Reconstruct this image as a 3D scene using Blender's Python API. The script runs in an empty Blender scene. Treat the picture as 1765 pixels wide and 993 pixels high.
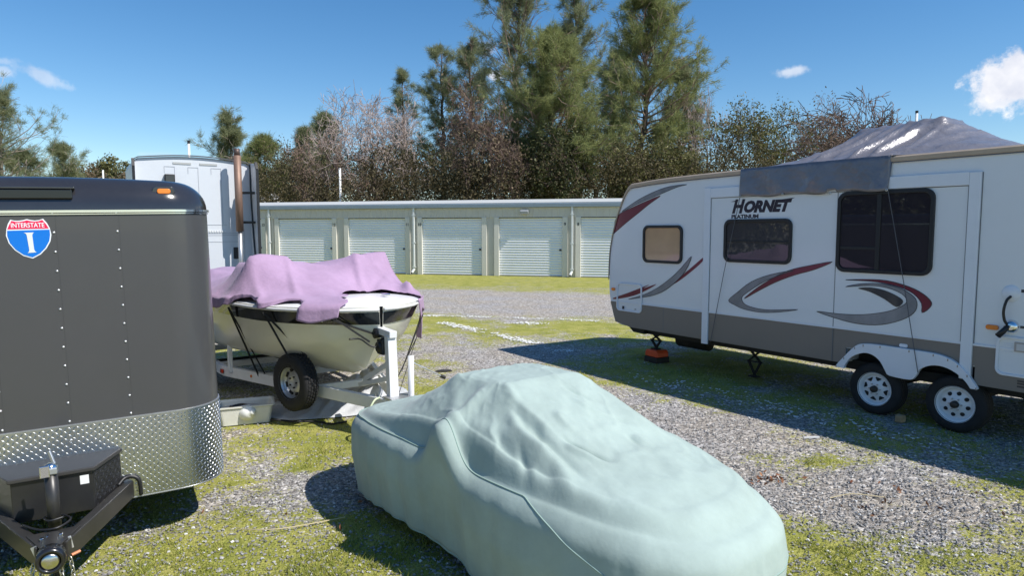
import bpy, bmesh, math, random
import numpy as np
from mathutils import Vector, Matrix

scene = bpy.context.scene
col = scene.collection
R = math.radians
PI = math.pi

# ---------------------------------------------------------------- camera
cam_d = bpy.data.cameras.new("camera")
cam = bpy.data.objects.new("camera", cam_d)
col.objects.link(cam)
cam.location = (0, 0, 2.15)
PITCH = math.atan(98.5 / 1177.0)
cam.rotation_euler = (PI / 2 - PITCH, 0, 0)
cam_d.sensor_width = 36.0
cam_d.lens = 24.007
cam_d.clip_start = 0.05
cam_d.clip_end = 6000
scene.camera = cam

# ---------------------------------------------------------------- light
SUN_AZ = math.atan2(0.90, -0.436)          # clockwise from +Y
SUN_EL = R(50)
sun_dir = Vector((math.sin(SUN_AZ) * math.cos(SUN_EL), math.cos(SUN_AZ) * math.cos(SUN_EL), math.sin(SUN_EL)))
sun_d = bpy.data.lights.new("sun", 'SUN')
sun_d.energy = 5.0
sun_d.angle = R(0.53)
sun_d.color = (1.0, 0.955, 0.89)
sun = bpy.data.objects.new("sun", sun_d)
sun.rotation_euler = sun_dir.to_track_quat('Z', 'Y').to_euler()
col.objects.link(sun)

world = bpy.data.worlds.new("World")
scene.world = world
world.use_nodes = True
wn = world.node_tree.nodes
wl = world.node_tree.links
for n in list(wn):
    wn.remove(n)
w_out = wn.new("ShaderNodeOutputWorld")
w_bg = wn.new("ShaderNodeBackground")
w_sky = wn.new("ShaderNodeTexSky")
w_sky.sky_type = 'NISHITA'
w_sky.sun_disc = False
w_sky.sun_elevation = SUN_EL
w_sky.sun_rotation = SUN_AZ
w_sky.air_density = 1.0
w_sky.dust_density = 0.0
w_sky.ozone_density = 2.2
w_sky.altitude = 300
w_bg.inputs[1].default_value = 0.115
wl.new(w_bg.outputs[0], w_out.inputs[0])

# small fair-weather clouds, placed by direction in the sky
def sky_dir(px, py):
    u = (px - 882.5) / 1177.0
    v = (496.5 - py) / 1177.0
    return Vector((u, math.cos(PITCH) + v * math.sin(PITCH), -math.sin(PITCH) + v * math.cos(PITCH))).normalized()
CLOUDS = [(1752, 140, 62, 46, 0, 1.0), (1728, 165, 44, 22, 0, .9), (1790, 115, 50, 35, 0, 1.0), (1366, 123, 27, 8.5, 0, .55), (74, 130, 34, 11, -22, .42), (95, 141, 24, 7, -20, .3),
          (-8, 122, 22, 9, 0, .4), (-5, 104, 18, 5, 0, .25), (855, 130, 20, 9, 0, .75), (838, 84, 22, 18, 0, .55), (1085, 70, 22, 14, 0, .3),
          (270, 266, 40, 4, 0, .16), (2250, 60, 150, 40, 5, .8), (-560, 80, 120, 30, 5, .6)]
def wmath(op, a, b=None, c=None):
    n = wn.new("ShaderNodeMath")
    n.operation = op
    for i, x in enumerate((a, b, c)):
        if x is None:
            continue
        if isinstance(x, (int, float)):
            n.inputs[i].default_value = x
        else:
            wl.new(x, n.inputs[i])
    return n.outputs[0]
w_tc = wn.new("ShaderNodeTexCoord")
w_noise = wn.new("ShaderNodeTexNoise")
w_noise.inputs["Scale"].default_value = 46
w_noise.inputs["Detail"].default_value = 7
w_noise.inputs["Roughness"].default_value = .6
wl.new(w_tc.outputs["Generated"], w_noise.inputs["Vector"])
cloud_mask = None
for (px, py, rx, ry, tilt, dens) in CLOUDS:
    c = sky_dir(px, py)
    e = Vector((0, 0, 1)).cross(c) * -1
    e.normalize()
    up = e.cross(c).normalized()
    t = R(tilt)
    ex = e * math.cos(t) + up * math.sin(t)
    ey = up * math.cos(t) - e * math.sin(t)
    d1 = wn.new("ShaderNodeVectorMath"); d1.operation = 'DOT_PRODUCT'
    d1.inputs[1].default_value = ex * (1177.0 / rx)
    d2 = wn.new("ShaderNodeVectorMath"); d2.operation = 'DOT_PRODUCT'
    d2.inputs[1].default_value = ey * (1177.0 / ry)
    d3 = wn.new("ShaderNodeVectorMath"); d3.operation = 'DOT_PRODUCT'
    d3.inputs[1].default_value = c
    for d in (d1, d2, d3):
        wl.new(w_tc.outputs["Generated"], d.inputs[0])
    r2 = wmath('ADD', wmath('MULTIPLY', d1.outputs["Value"], d1.outputs["Value"]), wmath('MULTIPLY', d2.outputs["Value"], d2.outputs["Value"]))
    r = wmath('SQRT', r2)
    nz = wmath('MULTIPLY', wmath('SUBTRACT', w_noise.outputs["Fac"], .5), 2.3 if dens < .9 else 1.7)
    f = wmath('SUBTRACT', wmath('SUBTRACT', 1.0, r), nz)
    mr = wn.new("ShaderNodeMapRange"); mr.interpolation_type = 'SMOOTHSTEP'
    mr.inputs["From Min"].default_value = -.12 if dens < .9 else 0.0
    mr.inputs["From Max"].default_value = .75 if dens < .9 else .48
    mr.inputs["To Max"].default_value = dens
    wl.new(f, mr.inputs["Value"])
    m = wmath('MULTIPLY', mr.outputs["Result"], wmath('GREATER_THAN', d3.outputs["Value"], .5))
    cloud_mask = m if cloud_mask is None else wmath('MAXIMUM', cloud_mask, m)
w_mix = wn.new("ShaderNodeMixRGB")
w_n2 = wn.new("ShaderNodeTexNoise")
w_n2.inputs["Scale"].default_value = 22
w_n2.inputs["Detail"].default_value = 4
wl.new(w_tc.outputs["Generated"], w_n2.inputs["Vector"])
w_cc = wn.new("ShaderNodeMixRGB")
w_cc.inputs[1].default_value = (5.2, 5.5, 6.4, 1)
w_cc.inputs[2].default_value = (8.2, 8.1, 8.1, 1)
wl.new(wmath('MULTIPLY', wmath('SUBTRACT', w_n2.outputs["Fac"], .34), 3.2), w_cc.inputs[0])
w_cc.use_clamp = False
w_hs = wn.new("ShaderNodeHueSaturation")
w_hs.inputs["Saturation"].default_value = 1.3
wl.new(w_sky.outputs[0], w_hs.inputs["Color"])
wl.new(w_hs.outputs[0], w_mix.inputs[1])
wl.new(w_cc.outputs[0], w_mix.inputs[2])
wl.new(cloud_mask, w_mix.inputs[0])
wl.new(w_mix.outputs[0], w_bg.inputs[0])

scene.view_settings.view_transform = 'Standard'
scene.view_settings.look = 'None'
scene.view_settings.exposure = 0.28
scene.view_settings.gamma = 1.0
scene.view_settings.use_curve_mapping = False
scene.render.engine = 'CYCLES'
scene.cycles.max_bounces = 6
scene.cycles.transparent_max_bounces = 8
scene.cycles.use_denoising = True

# ---------------------------------------------------------------- helpers
def lin(r, g, b):
    f = lambda c: (c / 255 / 12.92) if c / 255 <= .04045 else ((c / 255 + .055) / 1.055) ** 2.4
    return (f(r), f(g), f(b))

MATS = {}
def mat(name, color, rough=.5, metal=0.0, var=0.0, vscale=4.0, bump=0.0, bscale=60.0, coat=0.0, spec=.5, dirt=0.0, dirtcol=(.18, .15, .11), ior=1.5, stretch=None, emis=None, sheen=0.0):
    if name in MATS:
        return MATS[name]
    m = bpy.data.materials.new(name)
    m.use_nodes = True
    nt = m.node_tree
    b = nt.nodes["Principled BSDF"]
    b.inputs["Base Color"].default_value = (*color, 1)
    b.inputs["Roughness"].default_value = rough
    b.inputs["Metallic"].default_value = metal
    b.inputs["Specular IOR Level"].default_value = spec
    b.inputs["IOR"].default_value = ior
    b.inputs["Coat Weight"].default_value = coat
    b.inputs["Coat Roughness"].default_value = .06
    b.inputs["Sheen Weight"].default_value = sheen
    tc = nt.nodes.new("ShaderNodeTexCoord")
    src = tc.outputs["Object"]
    if stretch:
        mp = nt.nodes.new("ShaderNodeMapping")
        mp.inputs["Scale"].default_value = stretch
        nt.links.new(src, mp.inputs["Vector"])
        src = mp.outputs["Vector"]
    last = None
    if var > 0:
        n = nt.nodes.new("ShaderNodeTexNoise")
        n.inputs["Scale"].default_value = vscale
        n.inputs["Detail"].default_value = 6
        n.inputs["Roughness"].default_value = .65
        nt.links.new(src, n.inputs["Vector"])
        ramp = nt.nodes.new("ShaderNodeValToRGB")
        ramp.color_ramp.elements[0].position = .3
        ramp.color_ramp.elements[1].position = .7
        ramp.color_ramp.elements[0].color = (*[max(0, c * (1 - var)) for c in color], 1)
        ramp.color_ramp.elements[1].color = (*[min(1, c * (1 + var)) for c in color], 1)
        nt.links.new(n.outputs["Fac"], ramp.inputs[0])
        last = ramp.outputs[0]
    if dirt > 0:
        n2 = nt.nodes.new("ShaderNodeTexNoise")
        n2.inputs["Scale"].default_value = vscale * 2.3
        n2.inputs["Detail"].default_value = 9
        n2.inputs["Roughness"].default_value = .75
        nt.links.new(src, n2.inputs["Vector"])
        mr = nt.nodes.new("ShaderNodeMapRange")
        mr.inputs["From Min"].default_value = .5
        mr.inputs["From Max"].default_value = .85
        mr.inputs["To Max"].default_value = dirt
        nt.links.new(n2.outputs["Fac"], mr.inputs["Value"])
        mx = nt.nodes.new("ShaderNodeMixRGB")
        nt.links.new(mr.outputs["Result"], mx.inputs[0])
        if last:
            nt.links.new(last, mx.inputs[1])
        else:
            mx.inputs[1].default_value = (*color, 1)
        mx.inputs[2].default_value = (*dirtcol, 1)
        last = mx.outputs[0]
    if last:
        nt.links.new(last, b.inputs["Base Color"])
    if bump > 0:
        nb = nt.nodes.new("ShaderNodeTexNoise")
        nb.inputs["Scale"].default_value = bscale
        nb.inputs["Detail"].default_value = 5
        nt.links.new(src, nb.inputs["Vector"])
        bp = nt.nodes.new("ShaderNodeBump")
        bp.inputs["Strength"].default_value = bump
        bp.inputs["Distance"].default_value = .02
        nt.links.new(nb.outputs["Fac"], bp.inputs["Height"])
        nt.links.new(bp.outputs[0], b.inputs["Normal"])
    MATS[name] = m
    return m

def np_mesh(name, V, F, m=None, parent=None, smooth=False):
    V = np.asarray(V, dtype=np.float32).reshape(-1, 3)
    F = np.asarray(F, dtype=np.int32)
    k = F.shape[1]
    me = bpy.data.meshes.new(name)
    me.vertices.add(len(V))
    me.vertices.foreach_set("co", V.ravel())
    me.loops.add(F.size)
    me.loops.foreach_set("vertex_index", F.ravel())
    me.polygons.add(len(F))
    me.polygons.foreach_set("loop_start", np.arange(0, F.size, k, dtype=np.int32))
    me.polygons.foreach_set("loop_total", np.full(len(F), k, dtype=np.int32))
    me.polygons.foreach_set("use_smooth", np.full(len(F), smooth, dtype=bool))
    me.update(calc_edges=True)
    me.validate()
    o = bpy.data.objects.new(name, me)
    if m:
        me.materials.append(m)
    o.parent = parent
    col.objects.link(o)
    return o

class MB:
    """collects shapes, builds ONE mesh object"""
    def __init__(s):
        s.v = []; s.f = []
    def add(s, vs, fs):
        o = len(s.v)
        s.v += [tuple(x) for x in vs]
        s.f += [tuple(i + o for i in f) for f in fs]
        return s
    def box(s, x0, x1, y0, y1, z0, z1):
        vs = [(x, y, z) for z in (z0, z1) for y in (y0, y1) for x in (x0, x1)]
        return s.add(vs, [(0, 2, 3, 1), (4, 5, 7, 6), (0, 1, 5, 4), (2, 6, 7, 3), (0, 4, 6, 2), (1, 3, 7, 5)])
    def bar(s, p, q, w, h, up=(0, 0, 1)):
        p = Vector(p); q = Vector(q)
        d = (q - p).normalized()
        u = Vector(up)
        sd = d.cross(u)
        if sd.length < 1e-4:
            sd = d.cross(Vector((1, 0, 0)))
        sd.normalize()
        u = sd.cross(d).normalized()
        vs = []
        for c in (p, q):
            for a, b in ((-1, -1), (1, -1), (1, 1), (-1, 1)):
                vs.append(c + sd * a * w / 2 + u * b * h / 2)
        return s.add(vs, [(3, 2, 1, 0), (4, 5, 6, 7), (0, 1, 5, 4), (1, 2, 6, 5), (2, 3, 7, 6), (3, 0, 4, 7)])
    def tube(s, path, r, sides=8, caps=True):
        path = [Vector(p) for p in path]
        n = len(path)
        rs = r if isinstance(r, (list, tuple)) else [r] * n
        vs = []; fs = []
        prev = None
        for i, p in enumerate(path):
            d = (path[min(i + 1, n - 1)] - path[max(i - 1, 0)])
            if d.length < 1e-9:
                d = Vector((0, 0, 1))
            d.normalize()
            if prev is None:
                a = d.orthogonal().normalized()
            else:
                a = prev - d * prev.dot(d)
                a = a.normalized() if a.length > 1e-6 else d.orthogonal().normalized()
            prev = a
            b = d.cross(a)
            for k in range(sides):
                t = 2 * PI * k / sides
                vs.append(p + (a * math.cos(t) + b * math.sin(t)) * rs[i])
        for i in range(n - 1):
            for k in range(sides):
                k2 = (k + 1) % sides
                fs.append((i * sides + k, i * sides + k2, (i + 1) * sides + k2, (i + 1) * sides + k))
        if caps:
            fs.append(tuple(reversed(range(sides))))
            fs.append(tuple((n - 1) * sides + k for k in range(sides)))
        return s.add(vs, fs)
    def prism(s, poly, a0, a1, axis='y'):
        """poly of 2D points; extruded along axis. y: (x,z); x: (y,z); z: (x,y)"""
        n = len(poly)
        def pt(p, a):
            return {'y': (p[0], a, p[1]), 'x': (a, p[0], p[1]), 'z': (p[0], p[1], a)}[axis]
        vs = [pt(p, a0) for p in poly] + [pt(p, a1) for p in poly]
        fs = [tuple(range(n)), tuple(reversed(range(n, 2 * n)))] + [(i, i + n, (i + 1) % n + n, (i + 1) % n) for i in range(n)]
        return s.add(vs, fs)
    def lathe(s, prof, c, axis='y', sides=32):
        """prof: list of (radius, offset along axis), closed open as given"""
        vs = []; fs = []
        n = len(prof)
        for k in range(sides):
            t = 2 * PI * k / sides
            ct, st = math.cos(t), math.sin(t)
            for (r, o) in prof:
                if axis == 'y':
                    vs.append((c[0] + r * ct, c[1] + o, c[2] + r * st))
                elif axis == 'x':
                    vs.append((c[0] + o, c[1] + r * ct, c[2] + r * st))
                else:
                    vs.append((c[0] + r * ct, c[1] + r * st, c[2] + o))
        for k in range(sides):
            k2 = (k + 1) % sides
            for i in range(n - 1):
                fs.append((k * n + i, k * n + i + 1, k2 * n + i + 1, k2 * n + i))
        return s.add(vs, fs)
    def grid(s, pts):
        """pts[i][j] -> quads"""
        n = len(pts); m = len(pts[0])
        vs = [p for row in pts for p in row]
        fs = [(i * m + j, i * m + j + 1, (i + 1) * m + j + 1, (i + 1) * m + j) for i in range(n - 1) for j in range(m - 1)]
        return s.add(vs, fs)
    def build(s, name, m, parent=None, smooth=False, bevel=0, seg=2, solid=0, solid_off=-1):
        me = bpy.data.meshes.new(name)
        me.from_pydata(s.v, [], s.f)
        bm = bmesh.new(); bm.from_mesh(me)
        if not solid:
            bmesh.ops.recalc_face_normals(bm, faces=bm.faces)
        bm.to_mesh(me); bm.free()
        me.materials.append(m)
        if smooth:
            for p in me.polygons:
                p.use_smooth = True
        o = bpy.data.objects.new(name, me)
        o.parent = parent
        col.objects.link(o)
        if solid:
            md = o.modifiers.new("thick", 'SOLIDIFY'); md.thickness = solid; md.offset = solid_off
        if bevel:
            md = o.modifiers.new("bevel", 'BEVEL'); md.width = bevel; md.segments = seg; md.limit_method = 'ANGLE'; md.angle_limit = R(35)
            md.harden_normals = False
        if smooth and bevel:
            md = o.modifiers.new("wn", 'WEIGHTED_NORMAL'); md.keep_sharp = True
        return o

def smooth_angle(o, deg=35):
    me = o.data
    for p in me.polygons:
        p.use_smooth = True
    bm = bmesh.new(); bm.from_mesh(me)
    for e in bm.edges:
        if len(e.link_faces) == 2 and e.calc_face_angle(0) > R(deg):
            e.smooth = False
    bm.to_mesh(me); bm.free()
    return o

def thing(name, label, cat, loc=(0, 0, 0), rot=(0, 0, 0), group=None):
    o = bpy.data.objects.new(name, None)
    o.empty_display_size = .2
    o.location = loc
    o.rotation_euler = rot
    col.objects.link(o)
    return tag(o, label, cat, group)
def tag(o, label=None, cat=None, group=None, kind=None):
    if label: o["label"] = label
    if cat: o["category"] = cat
    if group: o["group"] = group
    if kind: o["kind"] = kind
    return o

def text_mesh(body, size, offset=0.0, shear=0.0, sx=1.0, align='LEFT', extrude=0.0):
    cu = bpy.data.curves.new("txt", 'FONT')
    cu.body = body; cu.size = size; cu.offset = offset; cu.shear = shear
    cu.align_x = align; cu.resolution_u = 3; cu.extrude = extrude
    o = bpy.data.objects.new("txt", cu)
    col.objects.link(o)
    dg = bpy.context.evaluated_depsgraph_get()
    dg.update()
    me = bpy.data.meshes.new_from_object(o.evaluated_get(dg))
    bpy.data.objects.remove(o)
    bpy.data.curves.remove(cu)
    vs = [(v.co.x * sx, v.co.y, v.co.z) for v in me.vertices]
    fs = [tuple(p.vertices) for p in me.polygons]
    bpy.data.meshes.remove(me)
    return vs, fs

def rrect(x0, x1, z0, z1, r, n=5):
    pts = []
    for cx, cz, a in ((x1 - r, z1 - r, 0), (x0 + r, z1 - r, 90), (x0 + r, z0 + r, 180), (x1 - r, z0 + r, 270)):
        for k in range(n + 1):
            t = R(a + 90 * k / n)
            pts.append((cx + r * math.cos(t), cz + r * math.sin(t)))
    return pts

def ring_frame(outer, inner, y0, y1):
    """closed frame between two polys with equal counts, in the x-z plane, y0 back, y1 front"""
    n = len(outer)
    mb = MB()
    vs = [(p[0], y, p[1]) for y in (y0, y1) for p in outer] + [(p[0], y, p[1]) for y in (y0, y1) for p in inner]
    fs = []
    for i in range(n):
        j = (i + 1) % n
        fs.append((i, j, n + j, n + i))
        fs.append((n + i, n + j, 3 * n + j, 3 * n + i))
        fs.append((3 * n + i, 3 * n + j, 2 * n + j, 2 * n + i))
        fs.append((2 * n + i, 2 * n + j, j, i))
    return mb.add(vs, fs)

# lattice value noise on arrays
_rng0 = np.random.default_rng(11)
_LAT = _rng0.random((256, 256)).astype(np.float64)
def vnoise(x, y):
    xi = np.floor(x).astype(int); yi = np.floor(y).astype(int)
    fx = x - xi; fy = y - yi
    fx = fx * fx * (3 - 2 * fx); fy = fy * fy * (3 - 2 * fy)
    a = _LAT[xi & 255, yi & 255]; b = _LAT[(xi + 1) & 255, yi & 255]
    c = _LAT[xi & 255, (yi + 1) & 255]; d = _LAT[(xi + 1) & 255, (yi + 1) & 255]
    return (a * (1 - fx) + b * fx) * (1 - fy) + (c * (1 - fx) + d * fx) * fy
def fbm(x, y, o=4):
    s = 0; a = .5; t = 0
    for k in range(o):
        s = s + a * vnoise(x * 2 ** k + 17.3 * k, y * 2 ** k + 5.1 * k); t += a; a *= .55
    return s / t
def membrane(obst, fixed, fixval, it=900):
    """taut cloth over obstacles: obst array (-inf for none), fixed mask + values"""
    z = np.where(fixed, fixval, np.maximum(obst, .3))
    for k in range(it):
        zn = z.copy()
        zn[1:-1, 1:-1] = .25 * (z[:-2, 1:-1] + z[2:, 1:-1] + z[1:-1, :-2] + z[1:-1, 2:])
        zn = np.maximum(zn, obst)
        z = np.where(fixed, fixval, zn)
    return z
def bilerp(Z, gx, gy, x, y):
    i = np.clip((x - gx[0]) / (gx[1] - gx[0]), 0, len(gx) - 1.001)
    j = np.clip((y - gy[0]) / (gy[1] - gy[0]), 0, len(gy) - 1.001)
    i0 = np.floor(i).astype(int); j0 = np.floor(j).astype(int)
    fi = i - i0; fj = j - j0
    return (Z[i0, j0] * (1 - fi) + Z[i0 + 1, j0] * fi) * (1 - fj) + (Z[i0, j0 + 1] * (1 - fi) + Z[i0 + 1, j0 + 1] * fi) * fj
# ---------------------------------------------------------------- ground
BO = np.array([-0.905, 32.70]); BX = np.array([.9655, -.26]); BN = np.array([.26, .9655])
def moss_at(x, y):
    bf = -((x - BO[0]) * BN[0] + (y - BO[1]) * BN[1])
    base = np.interp(bf, [-40, 0, 5.0, 7.2, 8.8, 14.2, 15.2, 16.3, 18.2, 21, 24, 27, 30], [.8, .84, .78, .64, .12, .08, .36, .62, .42, .46, .42, .55, .61])
    for (cx, cy, r, a) in ((-1.9, 5.2, 1.3, .16), (-2.3, 6.4, 1.0, .05), (-1.2, 9.3, 1.1, .28), (-.6, 10.6, 1.5, -.42), (.8, 11.4, 1.3, -.25), (1.6, 7.2, 1.1, -.50), (2.0, 6.1, .8, -.30), (2.9, 4.7, .9, -.10), (1.9, 4.4, .7, .16),
                           (2.2, 10.2, 1.6, .22), (3.5, 8.4, 1.6, .22), (4.6, 6.0, 1.3, .16), (-1.6, 4.4, .8, .2), (-2.6, 7.2, .7, .2), (-1.55, 7.4, .6, .3), (2.4, 6.25, .35, .5), (1.75, 6.6, .35, .4), (3.3, 5.2, .4, -.4), (-1.4, 5.9, .5, -.35), (-2.2, 5.9, .35, -.3), (1.5, 15.5, 1.6, .25), (-1.7, 16.6, 1.5, .18), (2.6, 13.6, 1.5, .22)):
        base = base + a * np.exp(-((x - cx) ** 2 + (y - cy) ** 2) / (r * r))
    out = np.clip((np.abs(x) - 9) / 6, 0, 1) + np.clip((3 - y) / 3, 0, 1)
    base = base * (1 - .55 * np.clip(out, 0, 1) * (y < 29))
    n = 1.15 * (fbm(x * .55 + 3, y * .55 + 9) - .5) + .95 * (fbm(x * 2.1 + 31, y * 2.1) - .5) + .5 * (fbm(x * 6.3 + 3, y * 6.3, 3) - .5)
    amp = np.interp(bf, [0, 6, 9, 14, 17], [.35, .5, .35, .4, 1.0])
    return np.clip(base + n * amp, 0, 1)

def axis_pts(lo, hi, step, far, grow=1.18):
    c = list(np.arange(lo, hi + 1e-6, step))
    s = step; p = lo; left = []
    while p > -far:
        s *= grow; p -= s; left.append(p)
    s = step; p = hi; right = []
    while p < far:
        s *= grow; p += s; right.append(p)
    return np.array(left[::-1] + c + right)
gx = axis_pts(-7, 8, .075, 2500)
gy = axis_pts(2.5, 36, .11, 2500)
GXX, GYY = np.meshgrid(gx, gy, indexing='ij')
GM = moss_at(GXX, GYY)
GZ = .012 * (fbm(GXX * 1.3, GYY * 1.3) - .5) * (np.abs(GXX) < 12) * (GYY < 40) - .006
nx_, ny_ = GXX.shape
idx = np.arange(nx_ * ny_).reshape(nx_, ny_)
F = np.stack([idx[:-1, :-1], idx[1:, :-1], idx[1:, 1:], idx[:-1, 1:]], -1).reshape(-1, 4)

def ground_material():
    m = bpy.data.materials.new("ground"); m.use_nodes = True
    nt = m.node_tree; N = nt.nodes; L = nt.links
    b = N["Principled BSDF"]
    b.inputs["Roughness"].default_value = .95
    b.inputs["Specular IOR Level"].default_value = .12
    tc = N.new("ShaderNodeTexCoord"); pos = tc.outputs["Object"]
    def noise(scale, det=6, rough=.6):
        n = N.new("ShaderNodeTexNoise"); n.inputs["Scale"].default_value = scale; n.inputs["Detail"].default_value = det; n.inputs["Roughness"].default_value = rough
        L.new(pos, n.inputs["Vector"]); return n.outputs["Fac"]
    def ramp(fac, stops):
        r = N.new("ShaderNodeValToRGB")
        cr = r.color_ramp
        while len(cr.elements) < len(stops): cr.elements.new(.5)
        for e, (p, c) in zip(cr.elements, stops):
            e.position = p; e.color = (*c, 1)
        L.new(fac, r.inputs[0]); return r.outputs[0]
    def math_(op, a, bb):
        n = N.new("ShaderNodeMath"); n.operation = op
        for i, x in enumerate((a, bb)):
            if isinstance(x, (int, float)): n.inputs[i].default_value = x
            else: L.new(x, n.inputs[i])
        return n.outputs[0]
    def mix(fac, a, bb, mode='MIX'):
        n = N.new("ShaderNodeMixRGB"); n.blend_type = mode
        if isinstance(fac, (int, float)): n.inputs[0].default_value = fac
        else: L.new(fac, n.inputs[0])
        for i, x in ((1, a), (2, bb)):
            if isinstance(x, tuple): n.inputs[i].default_value = (*x, 1)
            else: L.new(x, n.inputs[i])
        return n.outputs[0]
    # crushed gravel: cells of differing grey
    vo = N.new("ShaderNodeTexVoronoi"); vo.inputs["Scale"].default_value = 42
    L.new(pos, vo.inputs["Vector"])
    sep = N.new("ShaderNodeSeparateColor"); L.new(vo.outputs["Color"], sep.inputs[0])
    grav = ramp(sep.outputs[0], [(0, (.13, .122, .115)), (.25, (.235, .222, .208)), (.55, (.345, .327, .305)), (.82, (.41, .395, .375)), (.97, (.66, .64, .61))])
    warm = ramp(noise(.9, 5), [(.35, (1, 1, 1.03)), (.62, (1.06, .99, .90))])
    grav = mix(1.0, grav, warm, 'MULTIPLY')
    big = ramp(noise(7, 6, .7), [(.3, (.82, .82, .82)), (.7, (1.18, 1.18, 1.18))])
    grav = mix(1.0, grav, big, 'MULTIPLY')
    # moss and short grass
    mossc = ramp(noise(2.4, 8, .72), [(.28, (.165, .185, .040)), (.45, (.275, .278, .068)), (.58, (.355, .335, .100)), (.75, (.40, .345, .15))])
    fine = ramp(noise(75, 4, .7), [(.3, (.6, .62, .55)), (.7, (1.35, 1.35, 1.3))])
    mossc = mix(1.0, mossc, fine, 'MULTIPLY')
    at = N.new("ShaderNodeAttribute"); at.attribute_name = "moss"
    f = math_('ADD', at.outputs["Fac"], math_('MULTIPLY', math_('SUBTRACT', noise(13, 7, .75), .5), 1.25))
    f = math_('ADD', f, math_('MULTIPLY', math_('SUBTRACT', sep.outputs[1], .5), .42))
    mr = N.new("ShaderNodeMapRange"); mr.interpolation_type = 'SMOOTHSTEP'
    mr.inputs["From Min"].default_value = .36; mr.inputs["From Max"].default_value = .62
    L.new(f, mr.inputs["Value"])
    colr = mix(mr.outputs["Result"], grav, mossc)
    L.new(colr, b.inputs["Base Color"])
    h = math_('ADD', math_('MULTIPLY', vo.outputs["Distance"], -.6), math_('MULTIPLY', noise(90, 3), .8))
    bp = N.new("ShaderNodeBump"); bp.inputs["Strength"].default_value = .75; bp.inputs["Distance"].default_value = .02
    L.new(h, bp.inputs["Height"]); L.new(bp.outputs[0], b.inputs["Normal"])
    return m
ground = np_mesh("ground", np.stack([GXX, GYY, GZ], -1), F, ground_material(), smooth=True)
tag(ground, "crushed gravel lot with patches of moss and short grass", "ground", kind="structure")
att = ground.data.attributes.new("moss", 'FLOAT', 'POINT')
att.data.foreach_set("value", GM.ravel().astype(np.float32))

rng = np.random.default_rng(5)
def island_mat(name, c0, c1, rough=.9, trans=0.0, c2=None):
    """colour varies from piece to piece"""
    m = bpy.data.materials.new(name); m.use_nodes = True
    nt = m.node_tree; b = nt.nodes["Principled BSDF"]
    b.inputs["Roughness"].default_value = rough
    b.inputs["Specular IOR Level"].default_value = .2
    g = nt.nodes.new("ShaderNodeNewGeometry")
    r = nt.nodes.new("ShaderNodeValToRGB")
    r.color_ramp.elements[0].color = (*c0, 1); r.color_ramp.elements[1].color = (*c1, 1)
    if c2:
        e = r.color_ramp.elements.new(.93); e.color = (*c1, 1)
        r.color_ramp.elements[2].color = (*c2, 1)
        r.color_ramp.elements[1].position = .9
    nt.links.new(g.outputs["Random Per Island"], r.inputs[0])
    nt.links.new(r.outputs[0], b.inputs["Base Color"])
    if trans > 0:
        t = nt.nodes.new("ShaderNodeBsdfTranslucent")
        nt.links.new(r.outputs[0], t.inputs[0])
        mx = nt.nodes.new("ShaderNodeMixShader"); mx.inputs[0].default_value = trans
        nt.links.new(b.outputs[0], mx.inputs[1]); nt.links.new(t.outputs[0], mx.inputs[2])
        nt.links.new(mx.outputs[0], nt.nodes["Material Output"].inputs[0])
    return m

def cam_scatter(n, y0, y1, pw=1.0):
    """points on the lot, denser towards the near ground"""
    u = rng.random(n)
    y = 1.0 / (1.0 / y0 * (1 - u) + 1.0 / y1 * u)
    x = (rng.random(n) * 2 - 1) * (y * .80 + .5)
    return x, y
# loose stones
n = 90000
x, y = cam_scatter(n, 3.6, 14)
k = rng.random(n) > np.minimum(moss_at(x, y) * 1.25 - .12, .72)
x, y = x[k], y[k]; n = len(x)
s = .006 + .011 * rng.random(n) ** 2.2
TET = np.array([(1, 0, -.3), (-.5, .87, -.3), (-.5, -.87, -.3), (.1, .05, .75), (-.7, .3, .3), (.5, -.6, .35)])
TF = np.array([(0, 1, 3), (1, 4, 3), (4, 2, 3), (2, 5, 3), (5, 0, 3), (1, 2, 4), (2, 0, 5)])
a = rng.random(n) * 2 * PI
ca, sa = np.cos(a), np.sin(a)
TV = TET[None] * (.6 + .7 * rng.random((n, 6, 3)))
V = np.empty((n, 6, 3))
V[..., 0] = (TV[..., 0] * ca[:, None] - TV[..., 1] * sa[:, None]) * s[:, None] + x[:, None]
V[..., 1] = (TV[..., 0] * sa[:, None] + TV[..., 1] * ca[:, None]) * s[:, None] + y[:, None]
V[..., 2] = TV[..., 2] * s[:, None] * .8 + .002
FF = (TF[None] + (np.arange(n) * 6)[:, None, None]).reshape(-1, 3)
stones = np_mesh("gravel", V, FF, island_mat("loose_stone", (.14, .135, .13), (.38, .37, .36), c2=(.70, .69, .66)))
tag(stones, "loose crushed grey and white stones strewn over the lot", "gravel", kind="stuff")
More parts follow.
